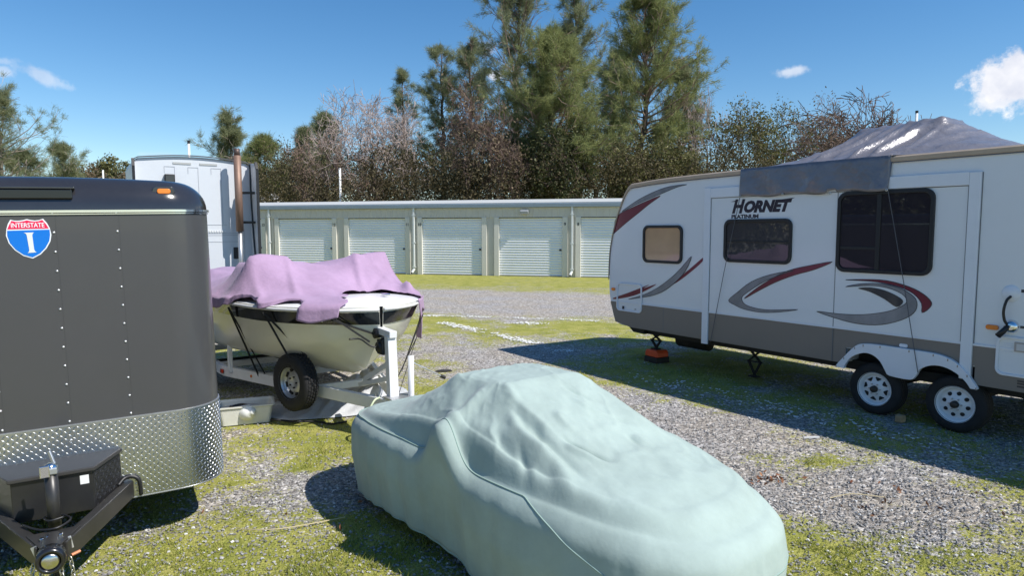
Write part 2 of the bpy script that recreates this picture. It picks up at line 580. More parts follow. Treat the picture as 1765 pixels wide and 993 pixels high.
# short grass blades
n = 300000
x, y = cam_scatter(n, 3.6, 18)
k = rng.random(n) < (moss_at(x, y) - .36) * 1.15 * (.35 + .9 * (fbm(x * 3.2, y * 3.2, 3) > .5))
x, y = x[k], y[k]; n = len(x)
tall = ((x - 2.4) ** 2 + (y - 6.25) ** 2 < .16) | ((x - 1.75) ** 2 + (y - 6.6) ** 2 < .14)
hgt = (.007 + .017 * rng.random(n) ** 2) * (1 + 1.3 * (fbm(x * 1.7 + 50, y * 1.7, 3) > .58)) * np.where(tall, 1.9, 1)
a = rng.random(n) * 2 * PI; w = .0028 + .0022 * rng.random(n)
ln = hgt * (.3 + 1.1 * rng.random(n)); b2 = rng.random(n) * 2 * PI
V = np.zeros((n, 3, 3))
V[:, 0] = np.stack([x + np.cos(a) * w, y + np.sin(a) * w, 0 * x - .004], -1)
V[:, 1] = np.stack([x - np.cos(a) * w, y - np.sin(a) * w, 0 * x - .004], -1)
V[:, 2] = np.stack([x + np.cos(b2) * ln, y + np.sin(b2) * ln, hgt], -1)
grass = np_mesh("grass", V, np.arange(3 * n).reshape(-1, 3), island_mat("short_grass", (.19, .235, .040), (.42, .42, .11), trans=.3, c2=(.42, .36, .16)))
tag(grass, "short bright green grass growing through the gravel", "grass", kind="stuff")
# faded painted parking lines: white-sprayed stones
def painted_line(label, pts, n, w, seed):
    r = np.random.default_rng(seed)
    P = np.array(pts); seg = np.linalg.norm(np.diff(P, axis=0), axis=1); cum = np.r_[0, np.cumsum(seg)]
    t = r.random(n) * cum[-1]
    x = np.interp(t, cum, P[:, 0]) + r.normal(0, w, n); y = np.interp(t, cum, P[:, 1]) + r.normal(0, w * 1.2, n)
    keep = fbm(x * 2.2 + seed, y * 2.2, 3) > .43
    x, y = x[keep], y[keep]; n = len(x)
    s = .008 + .02 * r.random(n); V = np.zeros((n, 4, 3))
    for q in range(4):
        aa = PI / 2 * q + r.random(n) * .9
        V[:, q] = np.stack([x + np.cos(aa) * s, y + np.sin(aa) * s, .006 + .012 * r.random(n)], -1)
    o = np_mesh("painted_line", V, np.arange(4 * n).reshape(-1, 4), mat("line_paint", (.74, .74, .72), .9, var=.1, vscale=9))
    return tag(o, label, "line", kind="structure")
painted_line("faded white line running across the lot toward the camper nose", [(-2.3, 17.25), (.7, 16.6), (2.6, 16.0), (4.5, 15.5)], 1500, .07, 3)
painted_line("faded white diagonal line ending near the camper shadow", [(-1.65, 15.9), (-.4, 14.2), (.6, 12.6), (1.0, 12.0)], 1600, .08, 4)
painted_line("short smear of white paint between the two lines", [(-.1, 15.9), (.7, 15.7)], 300, .10, 5)
painted_line("faded white line in the camper shade", [(1.75, 9.9), (2.9, 8.6), (4.3, 6.6)], 420, .16, 6)

# ---------------------------------------------------------------- storage building
M_WALL = mat("wall_panel", lin(200, 196, 187), .55, var=.04, vscale=1.2, dirt=.12)
M_TRIM = mat("jamb_trim", lin(214, 210, 200), .5, var=.03, vscale=2, dirt=.10)
M_DOOR = mat("door_steel", lin(234, 236, 238), .45, var=.02, vscale=1.5, dirt=.05, dirtcol=(.3, .27, .22))
M_GUT = mat("gutter_metal", lin(150, 164, 180), .45, var=.05, vscale=3)
M_ROOFM = mat("roof_metal", lin(190, 192, 190), .5, var=.06, vscale=1)
M_SPOUT = mat("downspout_white", lin(220, 222, 222), .45, var=.04, vscale=4, dirt=.1)
M_BLACK = mat("black_hardware", (.012, .012, .013), .45)
M_DARK = mat("dark_gap", (.02, .02, .022), .8)
bld = thing("storage_building", "long low beige storage building with white roll-up doors behind the gravel lane", "building", (BO[0], BO[1], 0), (0, 0, math.atan2(BX[1], BX[0])))
doors = [(-19.88, -16.80, "14"), (-15.78, -12.70, "13"), (-11.68, -8.57, "12"), (-7.65, -4.54, "11"), (-3.65, -.57, "10"), (.29, 3.36, "9"), (4.22, 7.30, "8"), (8.2, 11.28, "7"), (12.15, 15.2, "6")]
doors = doors[1:]
X0, X1 = -16.3, 16.2
DT = 2.76
FR = -.0          # jamb front plane y
mb = MB()
mb.box(X0, X1, .30, 9.5, 0, 3.30)
mb.build("wall", M_WALL, bld)
# header panels: ribbed sheet above the doors
mb = MB()
poly = []
xx = X0
while xx < X1:
    poly += [(xx, .03), (xx + .235, .03), (xx + .245, .012), (xx + .275, .012), (xx + .285, .03)]
    xx += .30
poly = [p for p in poly if p[0] <= X1] + [(X1, .30), (X0, .30)]
mb.prism(poly, DT + .03, 3.25, 'z')
mb.build("header_panel", M_WALL, bld)
mb = MB()
mb.prism([(-.13, 3.26), (-.15, 3.43), (-.12, 3.46), (.02, 3.46), (.02, 3.26)], X0 - .1, X1 + .1, 'x')
mb.build("gutter", M_GUT, bld, bevel=.008)
mb = MB()
mb.prism([(-.14, 3.475), (4.9, 3.86), (9.9, 3.48), (9.9, 3.45), (4.9, 3.80), (-.14, 3.462)], X0 - .12, X1 + .12, 'x')
mb.build("roof", M_ROOFM, bld)
RC = .12
for i, (a, b, num) in enumerate(doors):
    # corrugated curtain
    mb = MB()
    prof = []
    z = .03; kk = 0
    while z < DT - .02:
        prof += [(RC + .022, z), (RC + .016, z + .012), (RC - .016, z + .022), (RC - .022, z + .036), (RC - .014, z + .052), (RC + .016, z + .092), (RC + .022, z + .104)]
        z += .122
    prof = [p for p in prof if p[1] < DT + .01]
    mb.grid([[(x, p[0], p[1]) for p in prof] for x in (a, b)])
    d_o = mb.build("roll_up_door", M_DOOR, bld)
    d_o.data.update()
    mb = MB(); mb.box(a, b, RC - .02, RC + .02, .005, .06); mb.build("bottom_bar", mat("bar_grey", (.35, .36, .37), .5, var=.1), d_o, bevel=.004)
    mb = MB(); mb.box(b - .16, b - .06, RC - .045, RC - .0125, 1.22, 1.30); mb.box(b - .13, b - .1, RC - .06, RC - .045, 1.24, 1.28); mb.build("latch", M_BLACK, d_o, bevel=.005)
    # jamb trims, each side
    for (u, v) in ((a - .24, a), (b, b + .24)):
        mb = MB(); mb.box(u, v, FR, .30, 0, DT + .03); mb.build("door_jamb", M_TRIM, bld, bevel=.006)
    mb = MB(); mb.box(a, b, .02, .30, DT, DT + .03); mb.build("lintel", M_DARK, bld)
    # sheet between jambs, set back
    mb = MB(); mb.box(b + .24, b + .24 + .45, .08, .30, 0, DT + .03); mb.build("wall_strip", M_WALL, bld)
    vs, fs = text_mesh(num, .19, .006, align='CENTER')
    cx = b + .12 if num in ("13", "12", "11", "9", "6") else a - .12
    o = MB().add([(x_ + cx, FR - .004, y_ + 2.40) for (x_, y_, z_) in vs], fs).build("unit_number", M_BLACK, bld)
mb = MB(); mb.box(X0, -15.78 - .24, .08, .30, 0, DT + .03); mb.build("wall_strip", M_WALL, bld)
for sx in (-12.19, -4.05, 3.83, 11.75):
    mb = MB()
    mb.box(sx - .045, sx + .045, -.10, -.02, .22, 3.26)
    ds = mb.build("downspout", M_SPOUT, bld, bevel=.01)
    mb = MB(); mb.bar((sx, -.06, .26), (sx - .05, -.24, .10), .09, .08); mb.build("spout_elbow", M_SPOUT, ds, bevel=.01)
    mb = MB(); mb.bar((sx - .05, -.241, .10), (sx - .054, -.26, .085), .075, .065); mb.build("spout_mouth", M_DARK, ds)
    for zz in (1.55, .35, 2.9):
        mb = MB(); mb.box(sx - .09, sx + .09, -.105, -.01, zz, zz + .035); mb.build("spout_strap", M_SPOUT, ds)
wl_ = MB(); wl_.prism([(-.02, 2.98), (-.18, 2.96), (-.20, 3.06), (-.16, 3.13), (.0, 3.13)], 1.38, 1.76, 'x')
fix = wl_.build("wall_light", mat("fixture_grey", (.33, .34, .35), .45), bld, bevel=.012)
mb = MB(); mb.box(1.42, 1.72, -.195, -.10, 2.955, 2.965); mb.build("lens", mat("fixture_lens", (.6, .6, .58), .3), fix)

# ---------------------------------------------------------------- poles, far house
def z_at(py, Y):
    return 2.15 + (398 - py) / 1177.0 * Y
def x_at(px, Y):
    return (px - 882.5) / 1177.0 * Y
M_POLE = mat("pole_white", lin(225, 225, 222), .5, var=.04)
for (px, top, Y, r, lab, capd) in ((589, 292, 47, .075, "thin white pole rising behind the storage building roof", False), (333, 250, 30, .05, "white pole with dark cap above the white truck sleeper", True), (185, 295, 40, .045, "short white pole above the black trailer roof", False), (1568, 199, 40, .07, "white pole with dark top behind the camper tarp", True)):
    t = z_at(top, Y)
    po = thing("white_pole", lab, "pole", (x_at(px, Y), Y, 0))
    MB().tube([(0, 0, 0), (0, 0, t)], r, 10).build("shaft", M_POLE, po, smooth=True)
    MB().tube([(0, 0, t + .002), (0, 0, t + (.14 if capd else .03))], r * (1.15 if capd else .9), 10).build("cap", M_BLACK if capd else M_POLE, po)
Y = 75
hs = thing("far_house", "pale far house glimpsed between the pines left of the storage building", "house", (x_at(486, Y), Y, 0), (0, 0, .3))
MB().box(-4, 4, -3, 3, 0, 4.6).build("wall", mat("house_wall", lin(214, 208, 200), .7, var=.05), hs)
MB().prism([(-3.5, 4.6), (0, 6.4), (3.5, 4.6), (3.5, 4.45), (0, 6.2), (-3.5, 4.45)], -4.4, 4.4, 'x').build("roof", mat("house_roof", lin(205, 203, 200), .7, var=.06), hs)
for q in (-2.2, 1.2):
    w_ = MB().box(q, q + 1.1, -3.05, -2.98, 2.2, 3.6).build("window", mat("far_glass", (.05, .06, .07), .1), hs)
    MB().box(q - .1, q + 1.2, -3.08, -3.051, 2.1, 2.19).build("sill", M_POLE, w_)

# ---------------------------------------------------------------- trees
def seg_tubes(P0, P1, r0, r1, sides):
    P0, P1 = np.asarray(P0, float), np.asarray(P1, float)
    r0, r1 = np.asarray(r0, float), np.asarray(r1, float)
    d = P1 - P0; L = np.linalg.norm(d, axis=1, keepdims=True); d = d / np.maximum(L, 1e-9)
    ref = np.where(np.abs(d[:, 2:3]) > .9, np.array([[1., 0, 0]]), np.array([[0., 0, 1]]))
    a = np.cross(d, ref); a /= np.linalg.norm(a, axis=1, keepdims=True); b = np.cross(d, a)
    n = len(P0); V = np.zeros((n, 2 * sides, 3))
    for k in range(sides):
        t = 2 * PI * k / sides; o = a * math.cos(t) + b * math.sin(t)
        V[:, k] = P0 + o * r0[:, None]; V[:, sides + k] = P1 + o * r1[:, None]
    base = np.arange(n)[:, None] * 2 * sides
    F = np.concatenate([base + np.array([[k, (k + 1) % sides, sides + (k + 1) % sides, sides + k]]) for k in range(sides)], 0)
    return V.reshape(-1, 3), F
def unit(v):
    return v / (np.linalg.norm(v) + 1e-9)
def rot_away(d, ang, rg):
    p = unit(np.cross(d, rg.normal(size=3)))
    return unit(d * math.cos(ang) + p * math.sin(ang))
M_BARK = mat("bark_brown", lin(92, 80, 70), .95, var=.35, vscale=3, bump=.5, bscale=12)
M_BARKG = mat("bark_grey", lin(128, 118, 110), .95, var=.3, vscale=3, bump=.5, bscale=12)
M_TWIG = mat("twig_brown", lin(138, 116, 104), .95, var=.25, vscale=.7)
M_TWIGP = mat("twig_pale", lin(166, 150, 142), .95, var=.22, vscale=.7)
M_TWIGD = mat("twig_dark", lin(104, 86, 78), .95, var=.3, vscale=.7)
F_PINE = island_mat("needle_grey_green", (.135, .162, .085), (.38, .395, .22), .6, .45)
F_PINE2 = island_mat("needle_fresh_green", (.145, .178, .068), (.39, .405, .165), .6, .45)
F_OAK = island_mat("leaf_olive", (.075, .082, .028), (.23, .215, .09), .5, .3)
F_DARK = island_mat("leaf_dark", (.035, .042, .016), (.12, .125, .05), .5, .25)
F_BROWN = island_mat("leaf_brown", (.12, .09, .055), (.26, .20, .13), .7, .3)

def skeleton(rg, levels, kids, ang, ratio, r0, L0, up=.10, jit=.22, lean=(0, 0, 1), nseg=3):
    S = []; T = []
    def grow(p, d, L, r, lev):
        rr = r
        pts = [p]
        for k in range(nseg):
            d = unit(d + rg.normal(size=3) * jit * (.5 if lev == 0 else 1) + np.array([0, 0, up]))
            q = p + d * L / nseg
            r2 = rr * (.86 if lev < levels else .6)
            S.append((p, q, rr, r2, lev)); p = q; rr = r2; pts.append(p)
        if lev >= levels:
            T.append((p, d, lev)); return
        nk = rg.integers(kids[0], kids[1] + 1)
        for c in range(nk):
            j = nseg if c < 2 else rg.integers(1 if lev else 2, nseg + 1)
            grow(pts[j], rot_away(d, R(rg.uniform(*ang)), rg), L * rg.uniform(*ratio) * (.62 if lev == 0 else 1), rr * rg.uniform(.55, .78), lev + 1)
    grow(np.zeros(3), unit(np.array(lean, float)), L0, r0, 0)
    return S, T
def fit(S, T, h, spread):
    A = np.array([s[1] for s in S]); mz = A[:, 2].max(); mr = np.percentile(np.abs(A[:, 0]), 98)
    sc = np.array([spread / mr, spread / mr, h / mz])
    S2 = [(s[0] * sc, s[1] * sc, s[2], s[3], s[4]) for s in S]
    T2 = [(t[0] * sc, t[1], t[2]) for t in T]
    return S2, T2
def tufts(C, D, m, L, w, spread, rg, droop=.25):
    n = len(C)
    v = D[:, None, :] + rg.normal(size=(n, m, 3)) * spread
    v[..., 2] -= droop * rg.random((n, m))
    v /= np.linalg.norm(v, axis=2, keepdims=True)
    ln = L * (.6 + .7 * rg.random((n, m, 1)))
    side = np.cross(v, rg.normal(size=(n, m, 3))); side /= np.linalg.norm(side, axis=2, keepdims=True)
    c = C[:, None, :] + rg.normal(size=(n, m, 3)) * L * .18
    V = np.stack([c - side * w, c + side * w, c + v * ln + side * w * .5, c + v * ln - side * w * .5], 2).reshape(-1, 3)
    return V, np.arange(n * m * 4).reshape(-1, 4)
def leaves(C, m, rad, size, rg):
    n = len(C)
    c = C[:, None, :] + rg.normal(size=(n, m, 3)) * rad
    a = rg.normal(size=(n, m, 3)); a /= np.linalg.norm(a, axis=2, keepdims=True)
    b = np.cross(a, rg.normal(size=(n, m, 3))); b /= np.linalg.norm(b, axis=2, keepdims=True)
    s = size * (.6 + .8 * rg.random((n, m, 1)))
    V = np.stack([c - a * s, c - b * s * .5, c + a * s, c + b * s * .5], 2).reshape(-1, 3)
    return V, np.arange(n * m * 4).reshape(-1, 4)
def wood(root, S, cut, mt, mtw, tw=.016):
    big = [s for s in S if s[4] <= cut]; sm = [s for s in S if s[4] > cut]
    V, F = seg_tubes([s[0] for s in big], [s[1] for s in big], [s[2] for s in big], [s[3] for s in big], 6)
    np_mesh("trunk", V, F, mt, root, True)
    if sm:
        V, F = seg_tubes([s[0] for s in sm], [s[1] for s in sm], [max(s[2], tw) for s in sm], [max(s[3], tw * .7) for s in sm], 3)
        np_mesh("twigs", V, F, mtw, root, False)
def bare_oak(label, px, top, Y, halfpx, seed, mtw, lv=6, kids=(2, 4), tw=.017, trunk=None, up=.10, leaf=None, r0=.30):
    rg = np.random.default_rng(seed); h = z_at(top, Y); sp = halfpx / 1177 * Y
    S, T = skeleton(rg, lv, kids, (22, 62), (.62, .90), r0, h * .40, up=up * .25, jit=.26)
    S, T = fit(S, T, h, sp * 1.22)
    root = thing("bare_oak_tree", label, "tree", (x_at(px, Y), Y, 0))
    wood(root, S, lv - 3, trunk or M_BARK, mtw, tw)
    if leaf:
        C = np.array([t[0] for t in T])
        C = C[rg.random(len(C)) < leaf[1]]
        V, F = leaves(C, leaf[2], .28, .10, rg)
        np_mesh("crown", V, F, leaf[0], root)
def leafy_oak(label, px, top, Y, halfpx, seed, fm, m=16, lv=5, size=.11, name="oak_tree"):
    rg = np.random.default_rng(seed); h = z_at(top, Y); sp = halfpx / 1177 * Y
    S, T = skeleton(rg, lv, (3, 4), (25, 65), (.62, .88), .28, h * .28, up=.02)
    S, T = fit(S, T, h, sp * 1.2)
    root = thing(name, label, "tree", (x_at(px, Y), Y, 0))
    wood(root, S, 2, M_BARK, M_TWIGD, .018)
    C = np.array([t[0] for t in T])
    V, F = leaves(C, m, .30, size, rg)
    np_mesh("crown", V, F, fm, root)
def pine(label, px, top, Y, halfpx, seed, fm, nl=70, base=.22, m=16, shape=.75, rise=(5, 50), nsub=6, fork=False, bark=None, L=.46, w=.0115, den=.85):
    rg = np.random.default_rng(seed); h = z_at(top, Y); sp = halfpx / 1177 * Y
    S = []; C = []; D = []
    tr = []
    N = 14; p = np.zeros(3); lean = rg.normal(size=2) * .03
    sway = rg.normal(size=(N, 2)) * .012 * h / N * 6
    for k in range(N + 1):
        tr.append(np.array([lean[0] * h * k / N, lean[1] * h * k / N, h * .97 * k / N]) + (np.r_[sway[k - 1], 0] if k else 0))
    r0 = .018 * h + .06
    for k in range(N):
        S.append((tr[k], tr[k + 1], r0 * (1 - k / N * .93), r0 * (1 - (k + 1) / N * .93), 0))
    nl = int(nl * 1.3)
    for i in range(nl):
        t = base + (1 - base) * (i + rg.random()) / nl
        kk = min(int(t * N), N - 1); fr = t * N - kk
        p = tr[kk] * (1 - fr) + tr[kk + 1] * fr
        az = i * 2.4 + rg.normal() * .5
        u = (t - base) / (1 - base)
        prof = (math.sin(min(u / .42, 1) * PI / 2) ** .7) * (1 - (max(0, u - .2) / .8) ** 1.6) ** shape
        ln = sp * 1.38 * max(prof, .12) * rg.uniform(.42, 1.12)
        el = R(rg.uniform(*rise)) * (.4 + .9 * u)
        d = np.array([math.cos(az) * math.cos(el), math.sin(az) * math.cos(el), math.sin(el)])
        r = .014 + .016 * ln
        ns = 5; pts = [p]
        for s_ in range(ns):
            d = unit(d + rg.normal(size=3) * .13 + np.array([0, 0, .09]))
            q = p + d * ln / ns
            S.append((p, q, r, r * .75, 1)); p = q; r *= .75; pts.append(p)
            if s_ >= 2:
                for c in range(3):
                    C.append(p + rg.normal(size=3) * .12); D.append(d)
        for s_ in range(nsub):
            j = rg.integers(1, ns + 1)
            dd = rot_away(d, R(rg.uniform(25, 70)), rg); dd = unit(dd + np.array([0, 0, .25]))
            l2 = ln * rg.uniform(.16, .42) + .15
            q0 = pts[j]
            for e in range(3):
                q1 = q0 + unit(dd + rg.normal(size=3) * .15) * l2 / 3
                S.append((q0, q1, .016, .010, 2)); q0 = q1
                C.append(q1); D.append(unit(dd))
                if e: C.append(q1 + rg.normal(size=3) * .16); D.append(unit(dd + rg.normal(size=3) * .3))
    root = thing("pine_tree", label, "tree", (x_at(px, Y), Y, 0))
    wood(root, S, 0, bark or M_BARK, M_TWIGP if bark else M_TWIG, .018)
    C = np.array(C); D = np.array(D)
    k = rg.random(len(C)) < den
    # wispy gaps: drop whole clumps
    g = np.sin(C[:, 0] * 2.1 + seed) + np.sin(C[:, 1] * 2.3 + seed * 2) + np.sin(C[:, 2] * 1.9 + seed * 3)
    k &= g > -.9
    V, F = tufts(C[k], D[k], m, L, w, .62, rg, .35)
    np_mesh("crown", V, F, fm, root)

pine("sparse grey-green tree at the left edge above the black trailer", 8, 172, 62, 72, 1, F_PINE, nl=46, m=18, den=.8, bark=M_BARKG, rise=(15, 65), shape=.45)
pine("small sparse tree between the left edge tree and the round far tree", 118, 258, 70, 48, 2, F_PINE, nl=34, m=18, den=.8, bark=M_BARKG, rise=(15, 60), shape=.5)
pine("short wispy tree beside the small sparse tree at the left", 62, 268, 66, 36, 22, F_PINE, nl=30, m=16, bark=M_BARKG, shape=.5)
leafy_oak("round dense far tree left of the white truck sleeper", 212, 277, 110, 46, 3, F_OAK, m=26, size=.2)
leafy_oak("low brownish far tree peeking over the black trailer roof", 262, 292, 100, 60, 33, F_BROWN, m=18, size=.18)
leafy_oak("low brown far tree at the left behind the small sparse tree", 140, 288, 95, 50, 34, F_BROWN, m=18, size=.18)
pine("sparse pine with open top rising behind the exhaust stack", 408, 206, 64, 46, 4, F_PINE, nl=44, m=20, shape=.5, rise=(15, 60), bark=M_BARKG)
pine("bushy pine just right of the truck exhaust stack", 468, 243, 58, 42, 5, F_PINE2, nl=64, m=20, base=.05, shape=.6)
pine("dark conical pine with its base left of the thin white pole", 518, 224, 60, 36, 6, F_PINE, nl=64, m=20, base=.05, shape=.8)
pine("pine with paired tops behind the dark conical pine", 566, 202, 68, 40, 7, F_PINE, nl=54, m=18, base=.2, shape=.6)
bare_oak("low brown leafless oak beside the thin white pole", 592, 222, 50, 66, 8, M_TWIG, 7, (2, 4))
bare_oak("tall leafless oak with pale branches left of the brown oak", 655, 158, 53, 82, 9, M_TWIGP, 7, (2, 4), trunk=M_BARK, r0=.40)
pine("slim pine tip showing behind the pale leafless oak", 708, 124, 72, 40, 10, F_PINE, nl=40, m=14, base=.3, den=.6)
pine("left one of the two pines side by side above the brown oak", 764, 82, 68, 42, 11, F_PINE, nl=58, m=18, base=.2, shape=.5)
pine("right one of the two pines side by side above the brown oak", 812, 66, 66, 42, 12, F_PINE, nl=58, m=18, base=.2, shape=.5)
bare_oak("dense brown leafless oak in front of the tall pines", 785, 146, 50, 92, 13, M_TWIGD, 7, (2, 4), up=.07, leaf=(F_BROWN, .25, 5))
pine("tallest pine with open dark limbs cut by the top of the picture", 885, -45, 60, 84, 14, F_PINE, nl=62, m=22, base=.3, shape=.45, rise=(15, 60))
pine("narrow tall pine cut by the top between the two biggest pines", 1003, -28, 64, 50, 15, F_PINE, nl=58, m=20, base=.3, shape=.4, rise=(15, 60))
pine("broad bushy fresh green pine in the middle of the grove", 955, 62, 51, 92, 16, F_PINE2, nl=96, m=22, base=.16, shape=.75, nsub=8)
pine("broad tall pine at the right end of the grove", 1098, 2, 55, 98, 17, F_PINE2, nl=104, m=20, base=.18, shape=.55, nsub=7)
pine("shorter pine leaning out right of the broad tall pine", 1166, 104, 60, 46, 18, F_PINE, nl=60, m=18, base=.15, shape=.5)
pine("pine half hidden between the two broadest pines", 1046, 96, 66, 48, 38, F_PINE, nl=60, m=18, base=.15, shape=.5)
bare_oak("small leafless tree right of the shorter leaning pine", 1216, 148, 56, 40, 19, M_TWIGP, 6, (2, 4))
leafy_oak("olive oak just left of the camper roof front", 1255, 172, 58, 62, 20, F_OAK, m=13)
leafy_oak("olive oak with sparse crown above the camper roof front", 1325, 172, 60, 56, 21, F_OAK, m=11)
bare_oak("round brown twiggy tree behind the camper tarp", 1398, 168, 64, 58, 23, M_TWIG, 7, (2, 4), leaf=(F_BROWN, .5, 6))
bare_oak("dark leafless oak with crooked limbs above the camper tarp", 1462, 147, 48, 80, 24, M_TWIGD, 6, (3, 4), tw=.026, up=.04, r0=.50)
bare_oak("smaller leafless oak at the right end above the tarp", 1530, 152, 52, 50, 25, M_TWIGD, 6, (2, 4), tw=.026, up=.04, r0=.46)
leafy_oak("dark evergreen oak low behind the middle of the storage roof", 1030, 214, 50, 88, 26, F_DARK, m=20)
leafy_oak("dark low evergreen oak behind the brown leafless oak", 862, 228, 54, 74, 27, F_DARK, m=20)
leafy_oak("olive bushy oak low between the pines and camper nose", 1145, 232, 50, 62, 28, F_OAK, m=18)
leafy_oak("dark evergreen oak low behind the tall leafless oak", 700, 250, 58, 66, 29, F_DARK, m=16)
# undergrowth thicket behind the building: one mass
rg = np.random.default_rng(77)
n = 3400
pxx = rg.uniform(430, 1330, n); YY = rg.uniform(46, 58, n)
hh = (3.6 + 6.5 * fbm(pxx / 55., YY * .3, 3)) * rg.random(n) ** .45
C = np.stack([(pxx - 882.5) / 1177 * YY, YY, hh], -1)
V, F = leaves(C, 30, .42, .085, rg)
tag(np_mesh("undergrowth", V, F, island_mat("thicket_leaf", (.04, .036, .018), (.16, .13, .07), .7, .25)), "tangled brush under the trees behind the storage building", "undergrowth", kind="stuff")
n = 4200  # out-of-view leaf mass, added so the camper windows reflect something dark
YY = rg.uniform(-25, 48, n); XX = -46 - 8 * rg.random(n) - .15 * np.abs(YY - 10)
hh = (5 + 6 * fbm(YY * .16, XX * .1, 3)) * rg.random(n) ** .5
V, F = leaves(np.stack([XX, YY, hh], -1), 30, .7, .22, rg)
tag(np_mesh("reflection_belt", V, F, F_DARK), "unseen belt of dark leaves added at far left to darken the camper window reflections", "reflection belt", kind="stuff")
# ---------------------------------------------------------------- shared bits
def catmull(pts, n=4, closed=True):
    P = [Vector((*p, 0)) if len(p) == 2 else Vector(p) for p in pts]
    out = []; m = len(P)
    for i in range(m if closed else m - 1):
        if closed:
            a, b, c, d = P[(i - 1) % m], P[i], P[(i + 1) % m], P[(i + 2) % m]
        else:
            a, b, c, d = P[max(i - 1, 0)], P[i], P[i + 1], P[min(i + 2, m - 1)]
        for k in range(n):
            t = k / n
            out.append(.5 * ((2 * b) + (c - a) * t + (2 * a - 5 * b + 4 * c - d) * t * t + (3 * b - a - 3 * c + d) * t ** 3))
    if not closed:
        out.append(P[-1])
    return [tuple(p) for p in out]
M_RUB = mat("tyre_rubber", (.016, .016, .017), .82, var=.25, vscale=9, bump=.3, bscale=90)
M_CHROME = mat("chrome", (.75, .75, .76), .12, metal=1)
M_GALV = mat("galvanised", (.50, .51, .52), .42, metal=.8, var=.12, vscale=8)
M_WHITEP = mat("white_enamel", lin(226, 228, 230), .38, var=.03, vscale=3, dirt=.10, dirtcol=(.28, .22, .16))
M_AMBER = mat("amber_lens", (.85, .22, .015), .22, coat=.6)
M_RED = mat("red_lens", (.55, .03, .015), .22, coat=.6)
def tyre(parent, c, axis, ro, rr, w, sides=40, tread=True, mt=None):
    h = w / 2
    prof = [(rr - .008, -h * .80), (rr + .02, -h * .98), (ro * .80, -h), (ro - .025, -h * .93), (ro, -h * .70)]
    if tread:
        for g in (-.45, 0, .45):
            prof += [(ro, h * (g - .06)), (ro - .010, h * (g - .055)), (ro - .010, h * (g + .055)), (ro, h * (g + .06))]
    prof += [(ro, h * .70), (ro - .025, h * .93), (ro * .80, h), (rr + .02, h * .98), (rr - .008, h * .80)]
    return MB().lathe(prof, c, axis, sides).build("tyre", mt or M_RUB, parent, smooth=True)

# ---------------------------------------------------------------- travel trailer (camper)
RVX = np.array([-.5596, .8287])
RV0 = (4.4867, 7.4725, 0)
rv = thing("camper_trailer", "white travel camper with grey skirt and maroon swooshes, tarp on its roof", "camper", RV0, (0, 0, math.atan2(RVX[1], RVX[0])))
M_RVW = mat("fibreglass_white", lin(226, 228, 230), .28, var=.012, vscale=.8, coat=.3, dirt=.05, dirtcol=(.35, .32, .27))
M_RVT = mat("trim_white", lin(224, 227, 232), .32, var=.02, dirt=.07, dirtcol=(.35, .3, .24))
M_SKIRT = mat("skirt_taupe", lin(126, 118, 110), .42, var=.03, vscale=1.2, dirt=.1)
M_ROOFB = mat("roof_membrane", lin(206, 182, 156), .8, var=.08, vscale=2, dirt=.2)
M_EDGE = mat("roof_edge", lin(178, 160, 140), .5, var=.08, vscale=3, dirt=.2)
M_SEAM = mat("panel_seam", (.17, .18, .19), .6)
M_UNDER = mat("underbody", (.014, .014, .014), .8)
prof = catmull([(4.5, .565), (4.87, .62), (5.0, .95), (5.045, 1.2), (5.03, 1.75), (4.95, 2.13), (4.81, 2.5), (4.60, 2.85), (4.35, 2.905), (3.6, 2.945), (2.2, 2.968)], 3, False)
prof = [(p[0], p[1]) for p in prof]
WN = [(-.59, .56), (-.59, .74), (.83, .74), (.83, .56)]
body = [(-3.7, .56)] + WN + prof + [(-3.7, 2.97)]
o = MB().prism(body, -2.42, 0, 'y').build("body", M_RVW, rv, bevel=.012)
smooth_angle(o, 30)
# painted skirt band in two panels
for nm, poly in (("a", [(-3.7, .555), (-.575, .555), (-.575, .75), (.815, .75), (.815, .555), (4.5, .56), (4.872, .618), (4.995, .935), (4.99, .955), (-3.7, .965)]),):
    MB().prism(poly, .0, .006, 'y').build("skirt_panel", M_SKIRT, rv)
MB().box(-3.7, 2.89, .006, .016, .962, .985).build("trim_rail", M_RVT, rv, bevel=.003)
MB().box(3.01, 4.99, .002, .016, .957, .977).build("trim_rail", M_RVT, rv, bevel=.003)
MB().box(-3.6, 4.35, -2.25, -.18, .46, .575).build("chassis", M_UNDER, rv)
MB().box(-.58, .82, -2.40, -.30, .565, .735).build("wheel_well", M_UNDER, rv)
MB().prism([(4.3, .46), (4.55, .47), (4.72, .60), (4.3, .60)], -2.3, -.1, 'y').build("front_pan", M_UNDER, rv)
# roof sheet and edge extrusion
roofp = [(s, z) for (s, z) in prof if s < 4.70 and z > 2.6]
pts = [(s, z + .012) for s, z in roofp] + [(-3.7, 2.982)]
mb = MB(); mb.grid([[(s, -y, z + .03 * math.sin(PI * y / 2.42)) for y in np.linspace(.0, 2.42, 7)] for s, z in pts]); mb.build("roof", M_ROOFB, rv, smooth=True, solid=.01)
edge = [(s, z) for s, z in prof if z > 1.3] + [(-3.7, 2.97)]
mb = MB()
mb.grid([[(s, .0, z - .045), (s, .018, z - .04), (s, .022, z + .005), (s, .004, z + .022), (s, -.03, z + .024)] for s, z in edge])
mb.build("roof_edge", M_EDGE, rv, smooth=False)
mb = MB(); mb.grid([[(s, .019, z - .058), (s, .010, z - .046)] for s, z in edge]); mb.build("edge_dark_line", M_SEAM, rv)  # dark line along the foot of the roof edge trim
